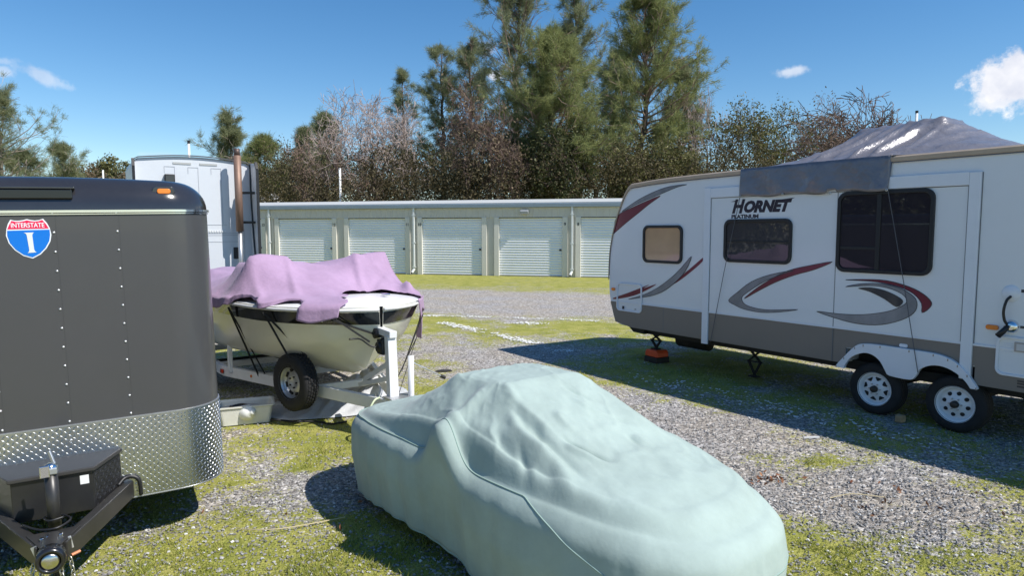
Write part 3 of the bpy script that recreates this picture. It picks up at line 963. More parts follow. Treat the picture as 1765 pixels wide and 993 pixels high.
# slide-out: panel with flange
MB().box(-.43, 2.895, .0, .012, .985, 2.62).build("slide_out_panel", M_RVW, rv)
MB().box(2.895, 3.005, .0, .030, .50, 2.765).build("slide_out_flange", M_RVT, rv, bevel=.006)
MB().box(-.545, -.435, .0, .030, .60, 2.755).build("slide_out_flange", M_RVT, rv, bevel=.006)
MB().box(-.434, 2.894, .0, .028, 2.622, 2.76).build("slide_out_flange", M_RVT, rv, bevel=.006)
for s_, z0_, z1_, yy in ((.985, .56, 2.62, .013), (-.55, .56, 2.75, .002), (3.012, .56, 2.76, .002), (-.428, .99, 2.62, .013), (2.889, .99, 2.62, .013), (3.78, .56, .955, .0065)):
    MB().box(s_ - .004, s_ + .004, yy - .002, yy + .0015, z0_, z1_).build("panel_seam", M_SEAM, rv)
MB().box(-.43, 2.89, .012, .0135, 2.612, 2.62).build("panel_seam", M_SEAM, rv)
# decals
DEC = {
"A":[(4.73,2.487),(4.368,2.653),(3.999,2.77),(3.698,2.829),(3.363,2.84),(3.551,2.811),(3.87,2.727),(4.206,2.639),(4.532,2.541),(4.701,2.475)],
"B":[(4.93,2.13),(4.874,2.39),(4.476,2.54),(3.895,2.698),(4.125,2.575),(4.363,2.44),(4.64,2.287),(4.905,2.128)],
"C":[(4.557,1.024),(4.225,1.118),(3.911,1.257),(3.613,1.445),(3.423,1.602),(3.24,1.772),(3.351,1.551),(3.538,1.376),(3.757,1.23),(3.986,1.137),(4.252,1.077)],
"D":[(3.808,1.238),(3.514,1.414),(3.235,1.611),(3.02,1.765),(3.04,1.70),(3.234,1.55),(3.513,1.37)],
"E":[(4.938,1.009),(4.559,1.132),(4.095,1.295),(4.228,1.224),(3.938,1.313),(4.173,1.192),(4.445,1.089),(4.818,1.006)],
"F":[(2.544,1.174),(2.404,1.294),(2.173,1.46),(1.876,1.574),(1.541,1.645),(1.696,1.59),(1.946,1.487),(2.169,1.354),(2.303,1.258),(2.321,1.199),(2.259,1.138),(2.083,1.104),(1.859,1.103),(1.464,1.147),(1.713,1.091),(2.006,1.056),(2.277,1.073),(2.439,1.118)],
"G":[(2.282,1.219),(2.13,1.347),(1.909,1.492),(1.627,1.635),(1.358,1.709),(1.023,1.776),(1.257,1.668),(1.522,1.587),(1.799,1.477),(2.054,1.346)],
"H":[(1.204,1.148),(0.92,1.146),(0.623,1.167),(0.345,1.229),(0.188,1.305),(0.131,1.37),(0.189,1.446),(0.357,1.503),(0.552,1.515),(0.843,1.481),(0.668,1.527),(0.442,1.544),(0.224,1.512),(0.064,1.429),(0.021,1.339),(0.055,1.241),(0.181,1.152),(0.393,1.076),(0.618,1.053),(0.856,1.073)],
"I":[(0.694,1.474),(0.551,1.495),(0.383,1.473),(0.233,1.416),(0.169,1.358),(0.24,1.292),(0.379,1.371),(0.549,1.441)],
"J":[(0.846,1.565),(0.612,1.584),(0.361,1.585),(0.12,1.533),(-0.036,1.463),(-0.126,1.378),(-0.105,1.31),(-0.033,1.256),(-0.023,1.356),(0.065,1.456),(0.224,1.523),(0.47,1.562),(0.669,1.567)]}
M_MAR = mat("decal_maroon", lin(112, 30, 50), .3, coat=.3)
M_GRY = mat("decal_grey", lin(128, 128, 132), .3, coat=.3, var=.35, vscale=2.2)
M_GRD = mat("decal_dark", lin(52, 54, 60), .3, coat=.3)
def inset(poly, f):
    cx = sum(p[0] for p in poly) / len(poly); cz = sum(p[1] for p in poly) / len(poly)
    return [(cx + (p[0] - cx) * f, cz + (p[1] - cz) * f) for p in poly]
def decal(key, m, y, name="swoosh_decal"):
    poly = [(p[0], p[1]) for p in catmull(DEC[key], 3)]
    return MB().prism(poly, y, y + .0015, 'y').build(name, m, rv)
def outline(key, y, r):
    poly = [(p[0], y, p[1]) for p in catmull(DEC[key], 3)]
    return MB().tube(poly + [poly[0]], r, 4, False).build("decal_outline", M_GRD, rv)
decal("A", M_GRY, .002); decal("B", M_MAR, .002); decal("C", M_GRY, .0075); decal("D", M_MAR, .002); decal("E", M_MAR, .0078)
decal("F", M_GRY, .0135); decal("G", M_MAR, .0135); decal("H", M_GRY, .0135); decal("I", M_GRD, .0155); decal("J", M_MAR, .0135)
for k, yy in (("A", .002), ("B", .002), ("C", .0075), ("F", .0135), ("G", .0135), ("H", .0135), ("J", .0135)):
    outline(k, yy, .005)
# lettering: HORNET with a tall H, PLATINUM below (text runs toward -x as seen from outside)
def rv_text(body_, s0, z0, size, sx, shear, off, name, m, y=.0135):
    vs, fs = text_mesh(body_, size, off, shear, sx)
    return MB().add([(s0 - x_, y, z0 + y_) for (x_, y_, z_) in vs], fs).build(name, m, rv)
M_LET = mat("decal_letter", lin(44, 36, 50), .3, coat=.3)
rv_text("H", 2.53, 2.402, .250, .95, .30, .012, "lettering", M_LET)
rv_text("ORNET", 2.345, 2.41, .200, 1.04, .30, .013, "lettering", M_LET)
MB().prism([(1.72, 2.530), (1.80, 2.555), (1.56, 2.575), (1.66, 2.535)], .0135, .015, 'y').build("lettering", M_LET, rv)
MB().prism([(2.56, 2.555), (2.42, 2.575), (2.44, 2.55)], .0135, .015, 'y').build("lettering", M_LET, rv)
rv_text("PLATINUM", 2.535, 2.324, .070, 1.32, 0, .0035, "lettering", M_LET)
# windows
def glass_mat(name, c, rough=.02):
    return mat(name, c, rough, spec=.55, ior=1.5)
def rv_window(x0, x1, z0, z1, r, y, pane_m, bars=()):
    # x0<x1
    fo = rrect(x0, x1, z0, z1, r, 6); fi = rrect(x0 + .042, x1 - .042, z0 + .042, z1 - .042, max(r - .03, .02), 6)
    wf = ring_frame(fo, fi, y - .004, y + .026).build("window", M_BLACK, rv, bevel=.005)
    MB().prism(rrect(x0 + .03, x1 - .03, z0 + .03, z1 - .03, .03, 4), y + .002, y + .006, 'y').build("pane", pane_m, wf)
    for b_ in bars:
        MB().box(*b_, ).build("glazing_bar", M_BLACK, wf, bevel=.003)
    return wf
rv_window(3.415, 4.239, 1.647, 2.237, .10, .004, mat("blind_tan_glass", lin(196, 160, 128), .06, coat=.6, spec=.8, var=.06, vscale=3))
rv_window(1.578, 2.642, 1.715, 2.311, .10, .013, glass_mat("tinted_taupe_glass", (.060, .056, .062)), bars=((1.61, 2.61, .016, .026, 1.995, 2.02),))
rv_window(-.118, .975, 1.659, 2.612, .11, .013, glass_mat("tinted_dark_glass", (.026, .023, .030)), bars=((.455, .505, .016, .030, 1.69, 2.58), (.505, .945, .016, .026, 1.93, 1.965)))
# baggage door and utility fittings
fo = rrect(4.246, 4.835, .814, 1.287, .07, 5); fi = rrect(4.272, 4.809, .840, 1.261, .05, 5)
bd = ring_frame(fo, fi, .004, .026).build("baggage_door", M_RVT, rv, bevel=.005)
MB().prism(fi, -.002, .0068, 'y').build("door_skin", M_RVW, bd)
MB().box(4.66, 4.68, .012, .035, .85, .90).build("door_latch", M_BLACK, bd)
MB().box(4.38, 4.40, .012, .03, .86, .88).build("door_latch", M_GALV, bd)
def oval_light(x, z, w, h, m, y):
    return MB().prism(rrect(x - w / 2, x + w / 2, z - h / 2, z + h / 2, h * .45, 5), y, y + .022, 'y').build("marker_light", m, rv, bevel=.006)
oval_light(4.93, 1.165, .085, .05, M_AMBER, .0)
oval_light(-.711, 1.174, .115, .05, M_AMBER, .0)
MB().prism(rrect(.10, .19, .845, .885, .015), .008, .02, 'y').build("porch_lamp", M_RVT, rv, bevel=.004)
cap = MB().lathe([(.001, .022), (.05, .022), (.058, .016), (.062, .016), (.075, .010), (.085, .0)], (-.855, 0, 1.53), 'y', 28).build("cable_hatch", M_RVT, rv, smooth=True)
cord = MB().tube(catmull([(-.86, .02, 1.50), (-.845, .07, 1.46), (-.83, .085, 1.36), (-.835, .07, 1.27), (-.852, .045, 1.22)], 5, False), .013, 8).build("power_cord", M_BLACK, rv, smooth=True)
MB().lathe([(.001, .05), (.03, .05), (.055, .035), (.065, .012), (.068, 0)], (-.875, 0, 1.20), 'y', 24).build("cord_inlet", M_CHROME, rv, smooth=True)
MB().tube([(-.86, .045, 1.205), (-.83, .075, 1.15), (-.79, .08, 1.10)], [.022, .028, .03], 10).build("cord_plug", M_BLACK, rv, smooth=True)
fo = rrect(-1.45, -.758, .70, 1.10, .07, 5); fi = rrect(-1.425, -.783, .725, 1.075, .05, 5)
hd = ring_frame(fo, fi, .004, .024).build("heater_door", M_RVT, rv, bevel=.005)
MB().prism(fi, -.002, .0078, 'y').build("door_skin", M_RVW, hd)
for k in range(5):
    MB().box(-.90 + .0, -.82, .0085, .014, 1.02 - k * .02, 1.027 - k * .02).build("louvre", M_RVT, hd)
vg = MB().box(-1.12, -.915, .0085, .02, .955, 1.05).build("vent_grille", mat("vent_beige", (.42, .37, .33), .5), hd)
MB().box(-1.10, -.935, .0205, .024, .97, 1.035).build("vent_screen", mat("vent_screen", (.62, .60, .58), .4), vg)
for z_ in (.655, .63, .60):
    MB().box(-1.02, -.955, .007, .009, z_, z_ + .018).build("warning_plate", M_GRD, rv)
MB().box(-.99, -.94, .002, .004, 1.545, 1.575).build("hatch_plate", M_GRD, rv)
MB().box(-1.02, -.95, .002, .004, 1.19, 1.215).build("hatch_plate", M_GRD, rv)
# fender skirt over both wheels
out_ = [(.905, .50), (.90, .53), (.807, .645), (.679, .787), (.579, .83), (.382, .842), (.062, .838), (-.19, .832), (-.335, .803), (-.431, .752), (-.527, .664), (-.615, .545), (-.625, .515)]
inn_ = [(.80, .50), (.795, .54), (.718, .651), (.575, .722), (.46, .71), (.374, .647), (.314, .55), (.265, .505), (.046, .498), (-.016, .547), (-.062, .636), (-.172, .695), (-.292, .701), (-.413, .657), (-.509, .583), (-.56, .515)]
fo = [(p[0], p[1]) for p in catmull(out_, 3, False)] + [(p[0], p[1]) for p in catmull(inn_[::-1], 3, False)]
fen = MB().prism(fo, .006, .055, 'y').build("fender_skirt", M_RVT, rv, bevel=.01)
for t in range(1, 12):
    p = out_[t]; MB().box(p[0] - .005, p[0] + .005, .0555, .058, p[1] - .035, p[1] - .010).build("fender_screw", mat("rust_screw", (.34, .27, .22), .7), fen)
# wheels
def rv_wheel(s, y, kind, z=.298):
    w_ = bpy.data.objects.new("wheel", None); w_.parent = rv; w_.location = (s, y, z); col.objects.link(w_)
    tyre(w_, (0, -.10, 0), 'y', .305, .19, .20)
    prof = [(.198, .0), (.200, -.008), (.192, -.014), (.180, -.012), (.168, -.045), (.158, -.060), (.130, -.052), (.085, -.030), (.055, -.018), (.040, -.018)]
    MB().lathe(prof, (0, 0, 0), 'y', 40).build("rim", M_WHITEP, w_, smooth=True)
    MB().lathe([(.19, -.1), (.045, -.1)], (0, 0, 0), 'y', 24).build("rim_back", M_UNDER, w_)
    MB().lathe([(.001, .030), (.030, .030), (.038, .022), (.040, -.02)], (0, 0, 0), 'y', 20).build("hub_cap", mat("hub_dark", (.05, .045, .04), .5, metal=.5), w_, smooth=True)
    for k in range(6):
        a = k * PI / 3
        MB().tube([(.062 * math.cos(a), -.025, .062 * math.sin(a)), (.062 * math.cos(a), .0, .062 * math.sin(a))], .009, 6).build("lug_nut", M_GALV, w_)
    for k in range(8):
        a = k * PI / 4 + .2
        if kind == 'round':
            c = (.118 * math.cos(a), .118 * math.sin(a))
            poly = [(c[0] + .021 * math.cos(t * PI / 6), c[1] + .021 * math.sin(t * PI / 6)) for t in range(12)]
        else:
            poly = []
            for (rr_, da) in ((.138, -.22), (.138, .22), (.132, .24), (.095, .06), (.095, -.06), (.132, -.24)):
                poly.append((rr_ * math.cos(a + da), rr_ * math.sin(a + da)))
        MB().prism(poly, -.060, -.036, 'y').build("rim_hole", M_UNDER, w_)
rv_wheel(.477, -.03, 'tri'); rv_wheel(-.386, -.03, 'round')
for s_ in (.477, -.386):
    MB().tube([(s_, -2.2, .298), (s_, -.12, .298)], .035, 8).build("axle", M_UNDER, rv)
    w_ = bpy.data.objects.new("wheel", None); w_.parent = rv; w_.location = (s_, -2.40, .298); col.objects.link(w_)
    tyre(w_, (0, .10, 0), 'y', .305, .19, .20)
    MB().lathe([(.20, .0), (.05, .03)], (0, 0, 0), 'y', 24).build("rim", M_WHITEP, w_)
# stabiliser jacks
def scissor(s, y, zt, zb):
    j = MB()
    j.bar((s - .16, y, zt), (s + .10, y, (zt + zb) / 2), .04, .02); j.bar((s + .10, y, (zt + zb) / 2), (s - .02, y, zb + .02), .04, .02)
    j.bar((s + .14, y, zt), (s - .10, y, (zt + zb) / 2), .04, .02); j.bar((s - .10, y, (zt + zb) / 2), (s, y, zb + .02), .04, .02)
    j.bar((s - .13, y, (zt + zb) / 2), (s + .13, y, (zt + zb) / 2), .018, .018); j.box(s - .07, s + .07, y - .05, y + .05, zb, zb + .015)
    j.build("stabiliser_jack", M_UNDER, rv)
scissor(4.22, -.30, .50, .207); scissor(2.5, -.55, .47, .02)
MB().tube([(4.1, -.75, .36), (3.5, -.75, .36)], [.13, .13], 16).build("grey_water_tank_pipe", M_UNDER, rv, smooth=True)
blk = thing("levelling_blocks", "orange plastic levelling block under the camper front jack", "block", (RV0[0] + RVX[0] * 4.2 - .8287 * -.30, RV0[1] + RVX[1] * 4.2 - .5596 * -.30, 0), (0, 0, 2.1))
MB().box(-.15, .15, -.14, .14, .0, .09).build("wood_base", mat("dark_wood", (.03, .024, .018), .9, var=.3), blk, bevel=.006)
MB().prism([(-.15, .093), (.15, .093), (.15, .16), (.12, .205), (-.12, .205), (-.15, .16)], -.12, .12, 'y').build("plastic_block", mat("orange_plastic", (.75, .085, .02), .45, var=.1), blk, bevel=.012)

# ---------------------------------------------------------------- tarp on the camper roof
tarp_root = thing("roof_tarp", "silver grey tarp tied over a hump on the camper roof", "tarp", RV0, (0, 0, math.atan2(RVX[1], RVX[0])))
ts = np.linspace(-.75, 2.46, 82); tv = np.linspace(-.02, 2.46, 60)
TS, TVv = np.meshgrid(ts, tv, indexing='ij')
roofz = 2.985 + .03 * np.sin(PI * np.clip(TVv, 0, 2.42) / 2.42)
obst = roofz.copy()
def bump(s0, s1, v0, v1, z):
    obst[(TS >= s0) & (TS <= s1) & (TVv >= v0) & (TVv <= v1)] = z
bump(.30, .75, 1.0, 1.55, 3.50); bump(.75, 1.40, 1.1, 1.5, 3.49)
bump(-.02, .05, 1.2, 1.4, 3.33); bump(2.0, 2.05, 1.1, 1.3, 3.24)
fixed = np.zeros_like(TS, bool); fixed[0] = fixed[-1] = True; fixed[:, 0] = fixed[:, -1] = True
TZ = membrane(obst, fixed, roofz, 700)
def tarp_z(s, v):
    z = bilerp(TZ, ts, tv, s, v)
    lift = np.clip((z - 2.99) * 8, 0.1, 1)
    z = z + lift * (.020 * (fbm(s * 7 + v * 3, v * 1.6 + 4, 4) - .5) * 2 + .014 * np.abs(np.sin((s * 1.0 + v * .35) * 17 + 3 * fbm(s * 3, v * 3, 3))) ** 3)
    for (sa, va, sb, vb, amp, wd) in ((1.38, .0, .95, 1.1, .065, .045), (.90, 0, .70, 1.0, .065, .038), (.64, 0, .48, 1.0, .075, .038), (1.15, .1, .85, 1.1, .04, .04), (1.7, .1, 1.2, 1.1, .04, .05), (.36, .05, .30, 1.1, .03, .035), (1.9, 0, 1.4, 1.1, .02, .05)):
        d = np.array([sb - sa, vb - va]); L = np.hypot(*d); d = d / L
        t = (s - sa) * d[0] + (v - va) * d[1]; q = -(s - sa) * d[1] + (v - va) * d[0]
        z = z + amp * np.exp(-(q / wd) ** 2) * np.clip(t / .15, 0, 1) * np.clip((L - t) / .3, 0, 1) * (t > 0)
    return z
rows = []
for i, s in enumerate(np.linspace(-.60, 2.385, 150)):
    v0 = 0 if s >= .365 else (.365 - s) * .55
    v = np.r_[np.linspace(v0, 2.44, 70)]
    z = tarp_z(np.full_like(v, s), v)
    if s < .40:
        b_ = np.clip((v - v0) / .30, 0, 1); b_ = b_ * b_ * (3 - 2 * b_)
        rz_ = 2.992 + .03 * np.sin(PI * np.clip(v, 0, 2.42) / 2.42)
        z = rz_ + (z - rz_) * (b_ if s < .365 else 1)
    row = []
    if True:
        # hanging flap in front
        hang = .372 - .015 * math.sin(s * 9) - (.03 if abs(s - 1.05) < .06 else 0)
        for t in np.linspace(1, 0, 12)[:-1]:
            if s >= .365:
                yy = .032 + .03 * t * (.5 + .5 * math.sin(s * 11 + 2 * t)) + .02 * t * math.exp(-((s - .62 + t * .15) / .06) ** 2) + .02 * t * math.exp(-((s - 1.18 - t * .25) / .05) ** 2)
                row.append((s, yy, 2.995 - hang * t - .012))
            else:
                row.append((s, -v0 + .001 * t, float(z[0]) + .004))
    row += [(s, .03 - float(a) if a < .03 else -float(a) + .0, float(b) + .006) for a, b in zip(v, z)]
    rows.append(row)
def tarp_material():
    m = mat("silver_tarp", lin(118, 115, 120), .29, var=.16, vscale=2.6, spec=.8, bump=.8, bscale=10, metal=.2)
    return m
tp = MB().grid(rows).build("tarp_sheet", tarp_material(), tarp_root, smooth=True, solid=.004, solid_off=0)
for a, b in (((2.37, .05, 2.62), (2.83, .03, .55)), ((.37, .06, 2.60), (-.05, .075, .60))):
    MB().tube([a, ((a[0] * .5 + b[0] * .5), .055, (a[2] + b[2]) / 2), b], .0045, 6).build("tie_rope", mat("rope_grey", (.10, .10, .11), .8), tarp_root)
for s_, z_ in ((2.36, 2.625), (1.05, 2.60), (.38, 2.61), (1.7, 2.62)):
    MB().lathe([(.008, .0), (.016, .004), (.016, .008), (.008, .012)], (s_, .068, z_), 'y', 14).build("grommet", M_GALV, tarp_root)
# ---------------------------------------------------------------- black cargo trailer
ct = thing("cargo_trailer", "charcoal enclosed cargo trailer with diamond plate front and shield emblem", "trailer", (-2.05, 4.85, 0), (0, R(-1.3), math.atan2(.5, .866)))
M_CHAR = mat("charcoal_skin", (.060, .060, .061), .30, var=.03, vscale=1.0, coat=.3, dirt=.06, dirtcol=(.16, .15, .13))
M_CAP = mat("gloss_black_cap", (.026, .026, .030), .16, coat=.5, var=.15, vscale=3)
M_PLATE = mat("diamond_plate", (.56, .57, .57), .30, metal=1, var=.06, vscale=6)
M_FRAMEK = mat("black_frame_paint", (.028, .027, .026), .38, var=.2, vscale=6, dirt=.15)
XR, XL, RAD, LEN = -.015, -2.06, .30, 4.2
def ct_outline(d, nose=True, n=10):
    """plan outline inset by d, from rear right round the front to rear left"""
    r = RAD - d
    P = [(XR - d, LEN), (XR - d, 2.0), (XR - d, RAD)]
    for k in range(1, n + 1):
        t = PI / 2 * k / n
        P.append((XR - RAD + r * math.cos(t), RAD - r * math.sin(t)))
    for k in range(1, 8):
        P.append((XR - RAD + (XL - XR + 2 * RAD) * k / 8, d))
    for k in range(0, n + 1):
        t = PI / 2 * k / n
        P.append((XL + RAD - r * math.sin(t), RAD - r * math.cos(t)))
    P += [(XL + d, 2.0), (XL + d, LEN)]
    return P
def ct_wall(d, z0, z1, name, m, parent=ct, solid=0):
    P = ct_outline(d)
    return smooth_angle(MB().grid([[(x, y, z0) for x, y in P], [(x, y, z1) for x, y in P]]).build(name, m, parent, smooth=True), 50)
ct_wall(0.0, .36, 2.27, "body_skin", M_CHAR)
MB().grid([[(x, LEN, z) for x in (XR, XL)] for z in (.36, 2.5)]).build("rear_wall", M_CHAR, ct)
MB().prism([(x, y) for x, y in ct_outline(.01)], .345, .36, 'z').build("floor_pan", M_UNDER, ct)
# nose cap and roof: quarter-round into the roof
rows = []
cx = (XR + XL) / 2
for k in range(11):
    ph = PI / 2 * k / 10
    d = .19 * (1 - math.cos(ph)); z = 2.305 + .185 * math.sin(ph)
    rows.append([(x, y, z + (.035 * max(0, 1 - ((x - cx) / 1.03) ** 2)) * math.sin(ph)) for x, y in ct_outline(d)])
cap_o = smooth_angle(MB().grid(rows).build("nose_cap", M_CAP, ct, smooth=True), 50)
P = ct_outline(.19)
rr = []
for x, y in P:
    rr.append([(x, y, 2.49 + .035 * max(0, 1 - ((x - cx) / 1.03) ** 2)), (cx, max(y, .6), 2.525)])
MB().grid(rr).build("roof_skin", mat("trailer_roof", (.5, .51, .52), .4, metal=.3), ct, smooth=True)
# chrome belt in two ridges
for z0, z1, dd in ((2.272, 2.282, -.008), (2.284, 2.305, -.014)):
    P = ct_outline(dd)
    rows = [[(x, y, z) for x, y in ct_outline(o)] for o, z in ((0.0, z0), (dd, z0 + .002), (dd, z1 - .002), (0.0, z1))]
    smooth_angle(MB().grid(rows).build("chrome_belt", M_CHROME, ct, smooth=True), 40)
MB().box(-1.90, -.83, -.010, .06, 2.375, 2.435).build("light_bar_slot", mat("slot_black", (.006, .006, .007), .2, coat=.4), ct, bevel=.006)
MB().box(-1.92, -.815, -.016, .06, 2.437, 2.452).build("light_bar_lip", M_CAP, ct, bevel=.004)
MB().prism(rrect(-.345, -.262, 2.41, 2.445, .015), .025, .055, 'y').build("marker_light", M_AMBER, ct, bevel=.005)
MB().prism(rrect(-.375, -.235, 2.395, 2.462, .03), .035, .052, 'y').build("marker_base", M_CAP, ct, bevel=.006)
# stone guard with raised treads
ct_wall(-.005, .345, .905, "stone_guard", M_PLATE)
P = ct_outline(-.005, n=24)
cum = [0]
for p, q in zip(P, P[1:]):
    cum.append(cum[-1] + math.hypot(q[0] - p[0], q[1] - p[1]))
s0 = cum[2] - .10
s1 = cum[-3] + .05
V = []; Fz = []
def on_outline(s):
    i = int(np.searchsorted(cum, s)) - 1; i = max(0, min(i, len(P) - 2))
    t = (s - cum[i]) / max(cum[i + 1] - cum[i], 1e-6)
    x = P[i][0] + (P[i + 1][0] - P[i][0]) * t; y = P[i][1] + (P[i + 1][1] - P[i][1]) * t
    tx, ty = P[i + 1][0] - P[i][0], P[i + 1][1] - P[i][1]; L = math.hypot(tx, ty)
    return x, y, tx / L, ty / L
pit = .0235
ns = int((s1 - s0) / pit); nz = int(.545 / pit)
for i in range(ns):
    for j in range(nz):
        s_ = s0 + (i + .5) * pit; z_ = .355 + (j + .5) * pit
        x, y, tx, ty = on_outline(s_)
        nx, ny = ty, -tx
        if nx * (x - cx) + ny * (y - 1) < 0: nx, ny = -nx, -ny
        sg = 1 if (i + j) % 2 else -1
        dx, dz = .70710, .70710 * sg
        L_, W_, Hh = .0135, .0040, .0038
        o = len(V)
        for (a, b, h) in ((-L_, 0, 0), (0, -W_, 0), (L_, 0, 0), (0, W_, 0), (-L_ * .45, 0, Hh), (L_ * .45, 0, Hh)):
            u = a * dx - b * dz; w = a * dz + b * dx
            V.append((x + tx * u + nx * h, y + ty * u + ny * h, z_ + w))
        Fz += [(o, o + 1, o + 4), (o + 1, o + 5, o + 4), (o + 1, o + 2, o + 5), (o + 2, o + 3, o + 5), (o + 3, o + 4, o + 5), (o + 3, o, o + 4)]
tag(np_mesh("tread_pattern", V, Fz, M_PLATE, ct), kind="stuff")
for k, (dd, z) in enumerate(((-.009, .905), (-.009, .345))):
    smooth_angle(MB().grid([[(x, y, zz) for x, y in ct_outline(d2)] for d2, zz in ((0, z - .004), (dd, z - .002), (dd, z + .004), (0, z + .006))]).build("guard_edge", M_GALV, ct, smooth=True), 40)
# rivets
V = []; Fz = []
mbr = MB()
for s_ in (-.595, -.945, -1.30, -1.65):
    for k in range(16):
        z_ = .44 + .123 * k
        if abs(s_ + 1.30) < .01 and z_ > 1.9: continue
        mbr.lathe([(.0075, 0), (.0065, -.004), (.003, -.0065), (.0004, -.007)], (s_, -.0052 if z_ < .9 else 0, z_), 'y', 8)
tag(mbr.build("rivets", mat("rivet_bright", (.78, .78, .78), .3, metal=.6), ct, smooth=True), kind="stuff")
for s_ in (-.595, -.945, -1.30, -1.65):
    MB().box(s_ + .012, s_ + .0145, -.0008, .0, .91, 2.268).build("panel_seam", mat("seam_dark", (.05, .05, .05), .5), ct)
# shield emblem
sh = [(265, 130), (340, 148), (420, 150), (500, 140), (570, 122), (640, 140), (720, 150), (800, 142), (878, 118), (945, 200), (990, 290), (1012, 420), (985, 540), (900, 670), (780, 780), (622, 855), (450, 800), (300, 690), (200, 560), (160, 420), (180, 300), (215, 205)]
conv = lambda X, Y: ((X - 590) * .0907 * .00303 - 1.075, -(Y - 480) * .0907 * .00372 + 2.128)
emb = MB().prism([conv(*p) for p in sh], -.0018, -.0002, 'y').build("shield_emblem", mat("decal_white", (.78, .80, .82), .35), ct)
ins = lambda p, f: (590 + (p[0] - 590) * f, 480 + (p[1] - 480) * f)
si = [ins(p, .94) for p in sh]
top = [p for p in si if p[1] < 300]
low = [p for p in si if p[1] >= 300]
# order: top points run (left top ... right), low right round to left
tp_ = [si[21]] + si[0:11]
MB().prism([conv(*p) for p in [(195, 305)] + [si[21]] + si[0:10] + [(972, 300)]], -.0032, -.002, 'y').build("emblem_red_band", mat("decal_red", lin(225, 28, 78), .35), emb)
MB().prism([conv(*p) for p in [(192, 330), (985, 322)] + si[11:20]], -.0032, -.002, 'y').build("emblem_blue_field", mat("decal_blue", lin(0, 112, 205), .35), emb)
vs, fs = text_mesh("INTERSTATE", .040, .0006, align='CENTER', sx=.78)
p = conv(578, 275)
MB().add([(p[0] + x_, -.0042, p[1] + y_) for x_, y_, z_ in vs], fs).build("emblem_lettering", mat("decal_white", (.78, .8, .82)), emb)
I_ = [(490, 372), (688, 370), (665, 385), (648, 420), (662, 690), (680, 725), (705, 740), (530, 748), (560, 728), (570, 690), (545, 420), (528, 388)]
MB().prism([conv(*q) for q in I_], -.0046, -.0034, 'y').build("emblem_numeral", mat("decal_cream", (.70, .72, .68), .4), emb)
# tongue
CC = -1.02
for sg, s_ in ((1, -.60), (-1, -1.44)):
    MB().bar((s_, .10, .405), (CC + sg * .045, -.84, .405), .06, .115).build("tongue_beam", M_FRAMEK, ct, bevel=.006)
MB().prism([(CC - .13, -.66), (CC + .13, -.66), (CC + .05, -.88), (CC - .05, -.88)], .463, .470, 'z').build("coupler_plate", M_FRAMEK, ct, bevel=.002)
cp = MB().tube([(CC, -.74, .44), (CC, -.92, .435)], [.058, .056], 20).build("coupler", M_FRAMEK, ct, bevel=.004, smooth=True)
MB().lathe([(.056, 0), (.070, -.01), (.072, -.075), (.064, -.09), (.05, -.092), (.048, -.08), (.045, -.075)], (CC + .005, -.92, .432), 'y', 28).build("coupler_ring", mat("coupler_black", (.012, .012, .014), .25, coat=.4), cp, smooth=True)
MB().lathe([(.045, -.07), (.043, -.088), (.034, -.094), (.001, -.096)], (CC + .005, -.92, .432), 'y', 28).build("coupler_cap", mat("cap_steel", (.62, .60, .55), .22, metal=1), cp, smooth=True)
for q in range(4):
    MB().box(CC - .055 + q * .03, CC - .037 + q * .03, -.80, -.775, .47, .488 + .006 * (q % 2)).build("coupler_bolt", M_CHROME, cp, bevel=.003)
MB().prism([(CC - .095, .46), (CC - .058, .47), (CC - .062, .40), (CC - .078, .40)], -.835, -.83, 'y').build("coupler_tab", M_GALV, cp)
MB().bar((CC + .075, -.80, .470), (CC + .085, -.80, .40), .03, .012, (0, 1, 0)).build("latch_lever", mat("scuffed_steel", (.6, .6, .58), .4, metal=.7, var=.3), cp, bevel=.003)
jk = MB().tube([(CC + .0, -.56, .015), (CC, -.56, .40)], .026, 16).build("jack_leg", M_FRAMEK, ct, smooth=True)
MB().box(CC - .07, CC + .07, -.63, -.49, .0, .014).build("jack_foot", M_FRAMEK, jk)
jp = MB().tube([(CC, -.56, .40), (CC, -.56, .775)], .034, 18).build("tongue_jack", M_FRAMEK, ct, smooth=True)
MB().tube([(CC + .0, -.59, .80), (CC, -.545, .80)], .036, 16).build("jack_gear_head", M_CHROME, jp, smooth=True)
MB().box(CC - .048, CC + .0, -.612, -.60, .765, .835).build("jack_bracket", M_CHROME, jp, bevel=.004)
MB().box(CC - .045, CC + .035, -.60, -.53, .775, .812).build("jack_head_plate", M_GALV, jp, bevel=.005)
MB().bar((CC + .022, -.575, .83), (CC + .0, -.555, .905), .012, .018).build("jack_crank", M_GALV, jp, bevel=.003)
MB().tube(catmull([(CC - .16, -.50, .478), (CC - .07, -.64, .482), (CC + .02, -.68, .488), (CC + .08, -.60, .495), (CC + .03, -.51, .50), (CC - .05, -.52, .505), (CC - .02, -.62, .515), (CC + .05, -.61, .52)], 5, False), .007, 7).build("wiring_lead", M_BLACK, ct, smooth=True)
MB().tube(catmull([(-.70, -.06, .465), (-.66, -.02, .495), (-.61, -.015, .495), (-.575, -.02, .46), (-.57, -.02, .36)], 5, False), .013, 8).build("wiring_conduit", M_BLACK, ct, smooth=True)
